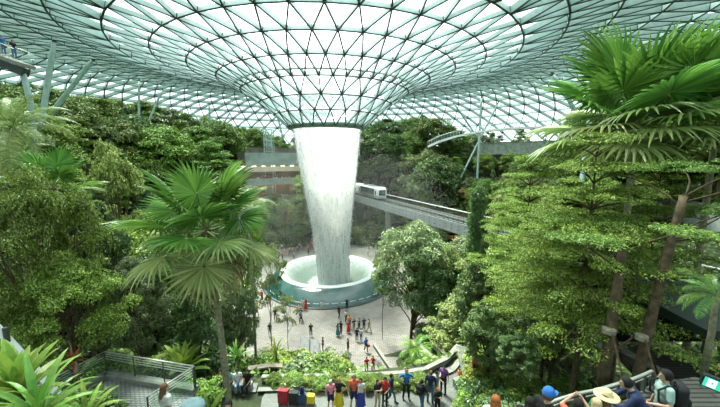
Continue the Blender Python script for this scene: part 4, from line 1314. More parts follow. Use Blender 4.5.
# ============================================================ FRONT TERRACE
# long stone planter behind the visitors
def kerb(name, pix, z, h, w, m, label, cat, lip=.06):
    pts_ = [at_z(px, py, z) for px, py in pix]
    o = empty(name, pts_[0]); tag(o, label, cat)
    mb = MB()
    for a_, b_ in zip(pts_, pts_[1:]): mb.bar(a_ - pts_[0] + Vector((0, 0, h)), b_ - pts_[0] + Vector((0, 0, h)), w, h)
    mb.build('wall', m, o)
    mb = MB()
    for a_, b_ in zip(pts_, pts_[1:]): mb.bar(a_ - pts_[0] + Vector((0, 0, h + lip)), b_ - pts_[0] + Vector((0, 0, h + lip)), w + .1, lip)
    mb.build('coping', M['stone_curb'], o)
    return o
kerb('planter_wall', ((258, 392), (285, 391), (352, 391), (400, 387), (425, 383), (452, 372), (462, 360)), 9.0, .14, .22, M['steel_dark'], 'low dark front kerb of the long planter behind the visitors', 'planter wall', .03)
kerb('planter_wall', ((262, 381), (285, 380.5), (352, 380), (400, 377), (425, 373), (447, 362), (458, 349)), 9.0, .26, .2, M['concrete'], 'long pale stone rear wall of the planter behind the visitors', 'planter wall')
kerb('stone_kerb', ((455, 386), (466, 396), (478, 410), (490, 430)), 9.0, .5, .35, M['concrete'], 'pale stone kerb at the right end of the visitors path', 'kerb')
kerb('stone_ledge', ((418, 347), (432, 362), (444, 377)), 5.6, .4, .22, M['stone_curb'], 'left sloping stone ledge right of the central plaza walk', 'ledge')
kerb('stone_ledge', ((374, 347), (384, 362), (391, 372)), 1.2, .4, .2, M['stone_curb'], 'sloping stone border on the right edge of the plaza walk', 'ledge')
kerb('stone_ledge', ((432, 346), (446, 360), (456, 370)), 5.9, .4, .2, M['stone_curb'], 'right sloping stone ledge above the fern', 'ledge')
# stone bench blocks on the plaza
for k, (px, py, lab) in enumerate(((305, 349, 'left grey stone block bench by the plaza planting'), (315, 351, 'right grey stone block bench by the plaza planting'))):
    p = at_z(px, py, 0.0)
    o = empty('stone_bench', p, .15); tag(o, lab, 'bench')
    mb = MB(); mb.rbox((0, 0, .28), (1.05, 3.6, .36), .05); mb.build('seat', M['grey_panel'], o)
    mb = MB(); mb.box((0, 0, .05), (.85, 3.3, .1)); mb.build('plinth', M['steel_dark'], o)
# steps on the left bed
M['step'] = mat('stone_step', (.27, .22, .17), .7, 0, .2, 2)
for k, (px, py, z) in enumerate(((263, 378, 7.0), (259, 371, 6.4), (262, 365, 5.8), (265, 359, 5.2), (269, 353, 4.6), (273, 347, 4.0))):
    Y_ = 18.9 + .66 * k; X_ = (259 + 2.6 * k - 360) / FPX * (Y_ + 1.7); p = Vector((X_, Y_, 8.9 - .46 * k)); g_ = max(.5, p.z - ground_h(X_, Y_) + .1)
    o = empty('stone_step', p, .25); tag(o, 'stone step of the flight beside the yellow green tufted plant, %s' % ('lowest, nearest the plaza', 'second from the plaza', 'third from the plaza', 'fourth from the plaza', 'fifth from the plaza', 'topmost, nearest the seated group')[5 - k], 'step', 'stone steps of the left bed')
    mb = MB(); mb.box((0, 0, 0), (1.35, .42, .1)); mb.build('tread', M['step'], o)
    mb = MB(); mb.box((0, .05, -.06 - g_ / 2), (1.25, .34, g_)); mb.build('riser', M['steel_dark'], o)
strip('garden_path', [hit_ground(*q) + Vector((0, 0, 0)) for q in ((214, 393), (256, 393), (258, 384), (214, 384))], 9.06, M['path'], 'grey garden path where the resting group sits on the left bed', .12)

# --- railings
def railing(name, P, label, h=1.1, every=1.3, top=M['rail'], glass=True, post=M['steel_post'], rails=1):
    o = empty(name, P[0]); tag(o, label, 'railing')
    b0 = P[0]; Q = [p_ - b0 for p_ in P]; U = Vector((0, 0, 1))
    mb = MB(); mb.tube([q + U * h for q in Q], .035, 8); mb.build('handrail', top, o, True)
    for r_ in range(rails - 1):
        mb = MB(); mb.tube([q + U * (h - .12 * (r_ + 1)) for q in Q], .016, 6); mb.build('wire_rail', top, o)
    for a_, b_ in zip(Q, Q[1:]):
        L = (b_ - a_).length; n = max(1, round(L / every))
        for k in range(n + (b_ is Q[-1])):
            c_ = a_.lerp(b_, k / n)
            mb = MB(); mb.box(c_ + U * h / 2, (.05, .05, h), math.atan2((b_ - a_).y, (b_ - a_).x)); mb.build('post', post, o)
        if glass:
            for k in range(n):
                c0, c1 = a_.lerp(b_, (k + .06) / n), a_.lerp(b_, (k + .94) / n)
                mb = MB(); mb.bar(c0 + U * (h - .14), c1 + U * (h - .14), .012, h - .24); mb.build('glass_panel', M['glass'], o)
    return o
# left viewing deck
ZD = 11.3
dk = [at_z(px, py, ZD) for px, py in ((107, 376), (196, 392), (150, 470), (-60, 470), (52, 408))]
strip('viewing_deck', dk, ZD, M['grid'], 'viewing deck of grey gridded boards at lower left', .35, 'thing', 'deck')
kerb('deck_edge', ((52, 408), (107, 376), (196, 392)), ZD, .16, .3, M['stone_curb'], 'pale stone edge strip of the left viewing deck', 'edging')
mb = MB()
for p_ in dk[:2]:
    pass
railing('deck_railing', [at_z(40, 414, ZD) + Vector((0, 0, .15)), at_z(107, 375.5, ZD) + Vector((0, 0, .15))], 'left run of glass railing on the viewing deck, rising to its corner', 1.1, 1.6, rails=4)
railing('deck_railing', [at_z(107.5, 375.3, ZD) + Vector((0, 0, .15)), at_z(196, 391.5, ZD) + Vector((0, 0, .15))], 'rear run of glass railing on the viewing deck, facing the plaza', 1.1, 1.5, rails=4)
railing('deck_railing', [at_z(195, 392.5, ZD) + Vector((0, 0, .15)), at_z(150, 425, ZD) + Vector((0, 0, .15))], 'right run of glass railing on the viewing deck beside the woman in white', 1.1, 1.5, rails=4)
# white slanted beam at the left edge
p0 = at_y(-8, 322, 9); p1 = at_y(62, 398, 9.3)
o = empty('slanted_beam', p0); tag(o, 'white slanted handrail beam crossing behind the plants at the left edge', 'beam')
mb = MB(); mb.bar((0, 0, 0), p1 - p0, .20, .10, (0, -.3, 1)); mb.bar(Vector((0, .1, -.22)), p1 - p0 + Vector((0, .1, -.22)), .1, .14, (0, -.3, 1)); mb.build('rail_beam', M['white'], o)
mb = MB(); mb.box((.3, .05, -1.0), (.1, .1, 1.6)); mb.box(tuple((p1 - p0) * .8 + Vector((0, 0, -.7))), (.1, .1, 1.2)); mb.build('post', M['steel_post'], o)

# right deck, nearest the viewer
ZR = 15.95
rk = [at_z(px, py, ZR) for px, py in ((400, 520), (470, 470), (560, 428), (640, 409), (665, 398))] 
rail_pts = [at_y(470, 432, 6.6), at_y(560, 399, 6.9), at_y(600, 389, 7.15), at_y(633, 379, 7.5), at_y(652, 371, 8.0)]
def under(p_, z): return Vector((p_.x, p_.y, z))
outl = [under(p_, ZR) for p_ in rail_pts] + [Vector((9.2, 8.3, ZR)), Vector((14, 6.4, ZR)), Vector((14, 3, ZR)), Vector((-3, 3, ZR)), Vector((-3, 5.5, ZR))]
strip('timber_deck', outl, ZR, M['planks'], 'dark timber board deck at lower right where visitors lean on the railing', .4, 'thing', 'deck')
zr = rail_pts[2].z - 1.12
rpz = [Vector((p_.x, p_.y, p_.z)) for p_ in rail_pts]
o = empty('curved_railing', rpz[0] - Vector((0, 0, 1.1))); tag(o, 'curved glass railing with pale steel handrail at lower right, visitors leaning on it', 'railing')
b0 = o.location.copy()
sm = []
for i in range(len(rpz) - 1):
    for q in range(6):
        t_ = q / 6; P0 = rpz[max(i - 1, 0)]; P1 = rpz[i]; P2 = rpz[i + 1]; P3 = rpz[min(i + 2, len(rpz) - 1)]
        sm.append(.5 * ((2 * P1) + (P2 - P0) * t_ + (2 * P0 - 5 * P1 + 4 * P2 - P3) * t_ * t_ + (3 * P1 - P0 - 3 * P2 + P3) * t_ ** 3) - b0)
sm.append(rpz[-1] - b0)
MB().tube(sm, .04, 8).build('handrail', M['rail'], o, True)
MB().tube([p_ - Vector((0, 0, .12)) for p_ in sm], .015, 6).build('wire_rail', M['rail'], o)
for k in range(0, len(sm), 3):
    mb = MB(); zz = ZR - b0.z; mb.box((sm[k].x, sm[k].y, (sm[k].z + zz) / 2), (.05, .09, sm[k].z - zz)); mb.build('post', M['steel_post'], o)
for k in range(0, len(sm) - 1, 3):
    mb = MB()
    for j in range(k, min(k + 3, len(sm) - 1)):
        a_, b_ = sm[j], sm[j + 1]; zz = ZR - b0.z + .1
        mb.add([(a_.x, a_.y, zz), (b_.x, b_.y, zz), (b_.x, b_.y, b_.z - .16), (a_.x, a_.y, a_.z - .16)], [(0, 1, 2, 3)])
    mb.build('glass_panel', M['glass'], o)


# lower timber deck seen past the trunks, and a dark sheltered passage behind
lo = [at_z(px, py, 13.6) for px, py in ((618, 352), (640, 344), (700, 362), (760, 372), (760, 440), (650, 385))]
strip('lower_deck', lo, 13.6, M['planks'], 'lower deck of pale grey boards behind the man with the backpack', .3, 'thing', 'deck')
kerb('deck_edge', ((596, 345), (612, 350), (640, 366), (668, 382)), 13.4, .25, .25, M['concrete'], 'pale stone edging of the lower deck beside the propped trunk', 'edging')
sh = empty('sheltered_passage', at_z(700, 340, 13.6)); tag(sh, 'dark sheltered passage under a planted roof at the right edge', 'shelter')
b0 = sh.location.copy()
q0 = at_y(648, 322, 14.5) - b0; q1 = at_y(760, 322, 12.5) - b0
def slab(P, z0, z1):
    n = len(P); return MB().add([(p_.x, p_.y, z0) for p_ in P] + [(p_.x, p_.y, z1) for p_ in P], [tuple(range(n))[::-1], tuple(range(n, 2 * n))] + [(i, (i + 1) % n, (i + 1) % n + n, i + n) for i in range(n)])
rf = [Vector((12.0, 15.2, 0)) - under(b0, 0), Vector((21, 15.2, 0)) - under(b0, 0), Vector((21, 10.5, 0)) - under(b0, 0), Vector((11.9, 10.5, 0)) - under(b0, 0)]
slab(rf, 15.7 - b0.z, 16.05 - b0.z).build('roof', M['steel_dark'], sh)
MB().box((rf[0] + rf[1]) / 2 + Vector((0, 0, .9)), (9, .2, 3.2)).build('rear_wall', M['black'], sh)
for q in (rf[0] + Vector((.3, -.2, 0)), rf[3] + Vector((.3, .3, 0)), rf[2] + Vector((-4, .3, 0))):
    MB().tube([q + Vector((0, 0, -.6)), q + Vector((0, 0, 2.2))], .09, 10).build('post', M['steel_dark'], sh)

# exit sign
p = at_y(719, 385, 5.8)
o = empty('exit_sign', p, -.42); tag(o, 'green running man exit sign box hanging at the right edge', 'sign')
o.rotation_euler = (0, math.radians(10), math.radians(-36)); o.scale = (.82, .82, .82)
MB().rbox((0, 0, .0), (.62, .16, .30), .03).build('housing', M['black'], o)
gm, t, out = nt('sign_green'); em = N(t, 'ShaderNodeEmission', Strength=.55); em.inputs['Color'].default_value = (.05, .62, .38, 1); t.links.new(em.outputs[0], out.inputs['Surface'])
wmm, t, out = nt('sign_white'); em = N(t, 'ShaderNodeEmission', Strength=1.2); em.inputs['Color'].default_value = (.85, 1, .93, 1); t.links.new(em.outputs[0], out.inputs['Surface'])
MB().box((0, -.083, 0), (.56, .008, .24)).build('face', gm, o)
mb = MB()
# running figure in a doorway
mb.box((-.14, -.089, 0), (.15, .004, .19))
mb.build('doorway_mark', wmm, o)
mb = MB()
def blk(a_, b_, w_): mb.bar((a_[0], -.094, a_[1]), (b_[0], -.094, b_[1]), w_, .004, (0, -1, 0))
mb.ball((-.115, -.094, .068), (.015, .003, .015), 8)
blk((-.12, .045), (-.14, -.01), .03); blk((-.12, .04), (-.085, .02), .012); blk((-.125, .04), (-.165, .03), .012); blk((-.165, .03), (-.18, .0), .012)
blk((-.14, -.01), (-.105, -.04), .016); blk((-.105, -.04), (-.115, -.08), .014); blk((-.14, -.01), (-.165, -.04), .016); blk((-.165, -.04), (-.2, -.05), .014)
mb.build('running_figure', gm, o)
mb = MB(); mb.bar((.04, -.094, 0), (.2, -.094, 0), .035, .004, (0, -1, 0))
mb.add([(.0, -.094, 0), (.08, -.094, .07), (.08, -.094, -.07)], [(0, 1, 2)]); mb.build('arrow', wmm, o)
MB().tube([(0, 0, .13), (0, 0, .90)], .02, 8).build('hanger', M['steel_post'], o)
ex = p
o = empty('sign_bracket', p + Vector((0, 0, .72))); tag(o, 'dark bracket arm carrying the exit sign at the right edge', 'bracket')
MB().bar((-.1, 0, .06), (2.6, .2, .06), .1, .08).build('arm', M['black'], o)
MB().tube([(2.5, .2, .0), (2.5, .2, ZR - p.z - .72)], .07, 10).build('post', M['black'], o)

# umbrella and planter things at lower left
p = at_y(191, 402, 8.6)
o = empty('parasol', p - Vector((0, 0, 2.1))); tag(o, 'closed over pale blue round parasol top beside the woman in white', 'parasol')
o['label'] = 'small round grey blue parasol beside the woman in white at lower left'
mb = MB(); mb.lathe([(.02, 2.16), (.18, 2.12), (.34, 2.0), (.40, 1.90), (.38, 1.89), (.02, 2.12)], 20); mb.build('canopy', mat('parasol_cloth', (.20, .30, .34), .8, 0, .1), o, True)
MB().tube([(0, 0, 0), (0, 0, 2.15)], .02, 8).build('pole', M['rail'], o)
MB().lathe([(.01, .06), (.25, .06), (.28, 0)], 16).build('base', M['black'], o)
strip('visitor_terrace', [Vector((-7, 5.0, 14.55)), Vector((-2.0, 5.0, 14.55)), Vector((-2.0, 8.5, 14.55)), Vector((-7, 8.5, 14.55))], 14.55, M['path'], 'near lower terrace under the woman in white', .3, 'thing', 'terrace')
p = at_y(208, 398, 11)
rosette('large_leaf_plant', BLADE['fresh'], (p.x, p.y, p.z - .7), 'pale broad leaved plant right of the grey blue parasol', 5, .75, 0, 80, 50, seed=31, part='leaf')

# --- luggage on the path
def suitcase(px, py, Y0, colr, h, w, label, pack=False):
    p = at_z(px, py, 9.05)
    o = empty('suitcase', p, random.uniform(-.15, .15)); tag(o, label, 'suitcase')
    m_ = mat('shell_' + label.split()[0], colr, .35, 0, .06, 4)
    MB().rbox((0, 0, h / 2 + .06), (w, .28, h - .08), .06).build('shell', m_, o)
    mb = MB()
    for k in range(5): mb.box((-w * .32 + w * .16 * k, -.145, h / 2 + .06), (.018, .012, h * .7))
    mb.build('rib', m_, o)
    mb = MB(); mb.tube([(-w * .22, .08, h), (-w * .22, .08, h + .28), (w * .22, .08, h + .28), (w * .22, .08, h)], .012, 6); mb.build('handle', M['rail'], o)
    for sx in (-1, 1):
        for sy in (-1, 1): MB().ball((sx * w * .38, sy * .1, .035), (.03, .02, .035), 8).build('wheel', M['black'], o)
    return p
suitcase(283.5, 404, 0, (.42, .02, .04), .82, .56, 'red hard shell suitcase, leftmost of the row by the planter')
suitcase(294, 404.5, 0, (.02, .025, .025), .72, .52, 'black suitcase between the red and the blue ones')
p = suitcase(302.5, 404.5, 0, (.03, .07, .16), .62, .44, 'dark blue suitcase left of the yellow one')
suitcase(311, 404, 0, (.85, .66, .03), .52, .42, 'small yellow suitcase at the right end of the row')
# ============================================================ PEOPLE
def remesh(mb, vox, name, smooth_it=2):
    me = mb.mesh(name + '_tmp', [], True)
    o = bpy.data.objects.new('tmp', me); COL.objects.link(o)
    md = o.modifiers.new('r', 'REMESH'); md.mode = 'VOXEL'; md.voxel_size = vox; md.use_smooth_shade = True
    if smooth_it:
        ms = o.modifiers.new('s', 'SMOOTH'); ms.iterations = smooth_it; ms.factor = .5
    dg = bpy.context.evaluated_depsgraph_get(); dg.update()
    new = bpy.data.meshes.new_from_object(o.evaluated_get(dg), depsgraph=dg)
    new.name = name
    bpy.data.objects.remove(o); bpy.data.meshes.remove(me)
    return new

def join_extra(me, mb, mats, mi0):
    """append the shapes of mb to me (materials follow mb.m + mi0)"""
    V = [tuple(v.co) for v in me.vertices] ; F = [tuple(p.vertices) for p in me.polygons]
    m0 = [0] * len(F); b = len(V)
    out = bpy.data.meshes.new(me.name)
    out.from_pydata(V + mb.v, [], F + [tuple(i + b for i in f) for f in mb.f])
    for m_ in mats: out.materials.append(m_)
    out.polygons.foreach_set('material_index', m0 + [i + mi0 for i in mb.m])
    out.polygons.foreach_set('use_smooth', [True] * len(out.polygons)); out.update()
    return out

M['skin'] = mat('skin', (.55, .34, .24), .55, 0, .05)
M['skin_b'] = mat('skin_tan', (.40, .24, .15), .55, 0, .05)
M['eye'] = mat('eye', (.02, .015, .012), .3)
M['lip'] = mat('lip', (.45, .16, .13), .5)

# joints in metres, figure faces -Y, 1.70 m tall; (elbow, hand) and (knee, ankle) per side, left side is +X
POSES = {
 'stand': dict(arm=[((.25, .02, 1.15), (.27, -.04, .90)), ((-.25, .02, 1.15), (-.27, -.04, .90))], leg=[((.11, -.01, .50), (.12, .02, .08)), ((-.11, -.01, .50), (-.12, .02, .08))]),
 'walk': dict(arm=[((.25, .10, 1.17), (.26, -.02, .95)), ((-.25, -.04, 1.16), (-.25, -.20, .98))], leg=[((.10, -.14, .52), (.10, -.22, .08)), ((-.10, .03, .50), (-.10, .28, .13))]),
 'phone': dict(arm=[((.24, -.04, 1.17), (.06, -.27, 1.27)), ((-.24, -.04, 1.17), (-.05, -.28, 1.27))], leg=[((.11, -.02, .50), (.12, .02, .08)), ((-.10, -.01, .50), (-.13, .02, .08))]),
 'photo': dict(arm=[((.27, -.20, 1.36), (.09, -.33, 1.53)), ((-.27, -.20, 1.36), (-.09, -.33, 1.53))], leg=[((.11, -.01, .50), (.14, .02, .08)), ((-.11, -.01, .50), (-.14, .02, .08))]),
 'hips': dict(arm=[((.40, .06, 1.20), (.20, -.06, 1.03)), ((-.40, .06, 1.20), (-.20, -.06, 1.03))], leg=[((.12, -.01, .50), (.15, .02, .08)), ((-.12, -.01, .50), (-.15, .02, .08))]),
 'hold': dict(arm=[((.26, .0, 1.15), (.16, -.26, 1.08)), ((-.25, .02, 1.15), (-.27, -.04, .90))], leg=[((.10, -.05, .50), (.10, -.02, .08)), ((-.11, .0, .50), (-.14, .06, .08))]),
 'sit': dict(dz=-.50, arm=[((.24, -.05, 1.17), (.14, -.32, 1.02)), ((-.24, -.05, 1.17), (-.14, -.32, 1.02))], leg=[((.13, -.42, .97), (.13, -.42, .56)), ((-.13, -.42, .97), (-.13, -.40, .56))]),
 'lean': dict(lean=-.32, arm=[((.26, -.42, 1.12), (.10, -.62, 1.10)), ((-.26, -.42, 1.12), (-.08, -.62, 1.10))], leg=[((.11, .02, .50), (.12, .08, .08)), ((-.11, -.04, .50), (-.12, .0, .08))]),
}
def hand(mb, wrist, d, side, n=6):
    """palm with four fingers and a thumb, slightly curled"""
    d = d.normalized(); inn = Vector((-side, 0, 0)); inn = (inn - d * inn.dot(d)).normalized(); w = d.cross(inn)
    palm = wrist + d * .05
    for k, (o_, L) in enumerate(((.030, .068), (.011, .078), (-.009, .072), (-.028, .056))):
        a = palm + d * .03 + w * o_
        b = a + d * L * .55 + inn * .008; c = b + d * L * .38 + inn * .028
        mb.tube([a - d * .02, a, b, c], [.0095, .0092, .0085, .0065], n)
    a = wrist + d * .025 + w * .03
    mb.tube([a, a + d * .03 + w * .03 + inn * .01, a + d * .06 + w * .035 + inn * .025], [.012, .0105, .007], n)

BODY = {}
def build_pose(key):
    P = POSES[key]; dz = P.get('dz', 0.0); ln = P.get('lean', 0.0)
    def T(x, y, z):   # lean of everything above the hips
        if z > .95 and ln: y += ln * (z - .95) / .55; z -= abs(ln) * .22 * (z - .95) / .55
        return Vector((x, y, z + dz))
    def R(p): return Vector((p[0], p[1], p[2] + dz))
    b = MB(); top = MB(); tops = MB(); bot = MB(); shorts = MB(); skirt = MB(); shoes = [MB(), MB()]; hair = MB(); longh = MB(); ex = MB(); hat = MB(); cap = MB()
    # torso
    for mbx, g in ((b, 0.0), (top, .018), (tops, .014)):
        mbx.capsule(T(0, .01, 1.0), T(0, .0, 1.12), .115 + g, .105 + g, 12); mbx.capsule(T(-.045, .01, 1.0), T(.045, .01, 1.0), .105 + g, .105 + g, 12)
        mbx.capsule(T(-.05, -.005, 1.2), T(.05, -.005, 1.2), .10 + g, .10 + g, 12); mbx.capsule(T(-.07, .0, 1.32), T(.07, .0, 1.32), .105 + g, .105 + g, 12)
        mbx.capsule(T(-.15, .01, 1.40), T(.15, .01, 1.40), .062 + g, .062 + g, 10)
    b.capsule(T(0, .015, 1.40), T(0, .0, 1.52), .058, .05, 10)
    H = T(0, -.015, 1.595)
    b.ball(H + Vector((0, .01, .015)), (.077, .094, .10), 16); b.ball(H + Vector((0, -.02, -.05)), (.057, .066, .068), 14)
    b.tube([H + Vector((0, -.083, .02)), H + Vector((0, -.108, -.022)), H + Vector((0, -.088, -.032))], [.008, .014, .012], 6)
    for s in (-1, 1): b.ball(H + Vector((s * .08, .012, -.005)), (.012, .022, .032), 8)
    for s in (-1, 1): ex.ball(H + Vector((s * .03, -.083, .012)), (.013, .008, .008), 8, 0)
    ex.ball(H + Vector((0, -.080, -.058)), (.024, .010, .007), 8, 1)
    for i, s in enumerate((1, -1)):
        el, ha = P['arm'][i]; el = T(*el) if ln == 0 else R(el); ha = T(*ha) if ln == 0 else R(ha)
        sh = T(s * .175, .01, 1.405)
        b.capsule(sh, el, .048, .038, 8); b.capsule(el, ha, .038, .026, 8)
        d = (ha - el).normalized(); b.capsule(ha + d * .01, ha + d * .07, .026, .030, 8)
        hand(ex, ha + d * .01, d, s); 
        top.capsule(sh, el, .064, .052, 8); top.capsule(el, el.lerp(ha, .88), .052, .038, 8)
        tops.capsule(sh, sh.lerp(el, .62), .066, .062, 8)
        kn, an = P['leg'][i]; kn = R(kn); an = R(an); hp = R((s * .085, .01, .92))
        b.capsule(hp, kn, .085, .055, 10); b.capsule(kn, an, .052, .036, 8)
        bot.capsule(hp, kn, .100, .070, 10); bot.capsule(kn, kn.lerp(an, .93), .068, .056, 8)
        shorts.capsule(hp, hp.lerp(kn, .82), .102, .088, 10)
        b.capsule(an + Vector((0, .02, -.03)), an + Vector((0, -.13, -.055)), .036, .026, 8)
        shoes[i].capsule(an + Vector((0, .035, -.028)), an + Vector((0, -.15, -.045)), .044, .036, 8)
        shoes[i].capsule(an + Vector((0, .03, -.02)), an + Vector((0, .01, .02)), .044, .042, 8)
    for m_ in (bot, shorts):
        m_.capsule(R((-.06, .01, .94)), R((.06, .01, .94)), .118, .118, 12); m_.capsule(R((-.045, .01, 1.02)), R((.045, .01, 1.02)), .118, .118, 12)
    if key == 'sit':
        skirt.capsule(R((0, 0, .97)), R((0, -.40, .95)), .17, .17, 12)
    else:
        n = 28; prof = [(.13, 1.04), (.155, .95), (.19, .80), (.24, .55), (.28, .22)]
        for r_, z in prof: skirt.v += [((r_ * (1 + .07 * math.cos(7 * 2 * PI * k / n) * (1.04 - z))) * math.cos(2 * PI * k / n), .01 + .8 * r_ * math.sin(2 * PI * k / n), z + dz) for k in range(n)]
        for i in range(4):
            for k in range(n): skirt.f.append((i * n + k, i * n + (k + 1) % n, (i + 1) * n + (k + 1) % n, (i + 1) * n + k)); skirt.m.append(0)
    def dome(mbx, zcut, g, back):
        n = 18; m_ = 9; vs = []; fs = []
        for i in range(m_ + 1):
            a = PI / 2 - (PI / 2 + .55) * i / m_
            for k in range(n):
                bth = 2 * PI * k / n; fr = -math.sin(bth)    # 1 towards the face
                aa = a if fr < .35 else max(a, .28 + .35 * (fr - .35))
                x = (.080 + g) * math.cos(aa) * math.cos(bth); y = .012 + (.098 + g) * math.cos(aa) * math.sin(bth); z = .018 + (.104 + g) * math.sin(aa)
                vs.append(H + Vector((x, y, z)))
        for i in range(m_):
            for k in range(n): fs.append((i * n + k, (i + 1) * n + k, (i + 1) * n + (k + 1) % n, i * n + (k + 1) % n))
        mbx.add(vs, fs)
    dome(hair, 0, .014, 0); longh.ball(H + Vector((0, .026, .034)), (.090, .096, .100), 16)
    longh.capsule(H + Vector((0, .07, -.02)), H + Vector((0, .115, -.20)), .068, .060, 10)
    for s in (-1, 1): longh.capsule(H + Vector((s * .068, .035, .0)), H + Vector((s * .085, .06, -.19)), .03, .022, 8)
    # wide straw hat and peaked cap
    hat.lathe([(.0, .15), (.06, .148), (.085, .12), (.095, .05), (.10, .045), (.21, .03), (.215, .022), (.10, .03), (.09, .03)], 28, tuple(H + Vector((0, .01, .02))))
    cap.lathe([(.0, .145), (.05, .138), (.085, .10), (.10, .04), (.10, .02)], 24, tuple(H + Vector((0, .01, .01))), sy=1.12)
    for i_ in range(1):
        vs = []
        for k in range(9):
            a = PI + PI * k / 8
            vs.append(H + Vector((.09 * math.cos(a), .01 + .105 * math.sin(a) * 1.0, .04))); vs.append(H + Vector((.085 * math.cos(a), -.01 + .19 * math.sin(a), .025)))
        cap.add(vs, [(2 * k, 2 * k + 2, 2 * k + 3, 2 * k + 1) for k in range(8)])
    bm_ = remesh(b, .014, 'body'); bm_ = join_extra(bm_, ex, [M['skin'], M['skin'], M['eye'], M['lip']], 2) if False else join_extra(bm_, ex, [M['skin'], M['eye'], M['lip']], 1)
    # the hand pieces carry the skin colour
    nb = len(b.f)
    mi = [p.material_index for p in bm_.polygons]
    # ex: eyes (12..), lips then hands; hands were added with mi 0 -> find by position below the head
    for p_ in bm_.polygons:
        if p_.material_index and (p_.center - H).length > .14: p_.material_index = 0
    BODY[key] = dict(body=bm_, top=remesh(top, .018, 'long_sleeved_top'), tee=remesh(tops, .018, 'shirt'), trousers=remesh(bot, .018, 'trousers'),
                     shorts=remesh(shorts, .018, 'shorts'), skirt=skirt.mesh('skirt', [], True), shoe=shoes[0].mesh('shoe', [], True), shoe2=shoes[1].mesh('shoe', [], True), hair=hair.mesh('hair', [], True),
                     longhair=remesh(longh, .014, 'long_hair', 1), hat=hat.mesh('straw_hat', [], True), cap=cap.mesh('cap', [], True), H=H)
for k in POSES: build_pose(k)
for d in BODY.values():
    for k, me in d.items():
        if k not in ('body', 'H') and not me.materials: me.materials.append(M['black'])
CL = {}
def cloth(c, rough=.85):
    key = tuple(c)
    if key not in CL: CL[key] = mat('cloth', c, rough, 0, .08, 8)
    return CL[key]
C_ = dict(red=(.55, .035, .03), coral=(.80, .14, .08), pink=(.85, .30, .38), yellow=(.72, .55, .03), blue=(.03, .16, .52), navy=(.02, .03, .09), black=(.015, .015, .018),
          white=(.72, .72, .70), grey=(.25, .26, .27), beige=(.52, .43, .30), jeans=(.07, .13, .25), purple=(.20, .08, .28), teal=(.03, .20, .25), green=(.03, .28, .12),
          orange=(.75, .22, .05), ltblue=(.25, .42, .58), royal=(.04, .06, .35), mint=(.32, .45, .42), brown=(.16, .08, .04), auburn=(.35, .11, .03), blond=(.62, .48, .28), straw=(.72, .58, .33), hairblack=(.012, .010, .009))
def person(loc, rz, pose, top, bottom, bkind='trousers', tkind='tee', hair='hairblack', hkind='hair', height=1.7, label=None, group=None, extra=None, ecol='straw', skin=None, simple=False):
    D = BODY[pose]; s = height / 1.7
    o = empty('person', loc, rz, s); tag(o, label, 'person', group)
    b = put('body', D['body'], o)
    if skin:
        b.material_slots[0].link = 'OBJECT'; b.material_slots[0].material = M[skin]
    def part(nm, me, col):
        c = put(nm, me, o); c.material_slots[0].link = 'OBJECT'; c.material_slots[0].material = cloth(C_[col]); return c
    part({'tee': 'shirt', 'top': 'long_sleeved_top'}[tkind], D[tkind], top)
    part(bkind, D[bkind], bottom)
    part('hair' if hkind == 'hair' else 'long_hair', D[hkind], hair)
    if not simple:
        part('shoe', D['shoe'], 'black'); part('shoe', D['shoe2'], 'black')
    if extra in ('hat', 'cap'):
        part('straw_hat' if extra == 'hat' else 'cap', D[extra], ecol)
    return o
def face(loc, px=None, toward=None):
    """rotation so that a figure at loc (facing -Y) looks at the point toward"""
    d = Vector(toward) - Vector(loc); return math.atan2(d.x, -d.y)

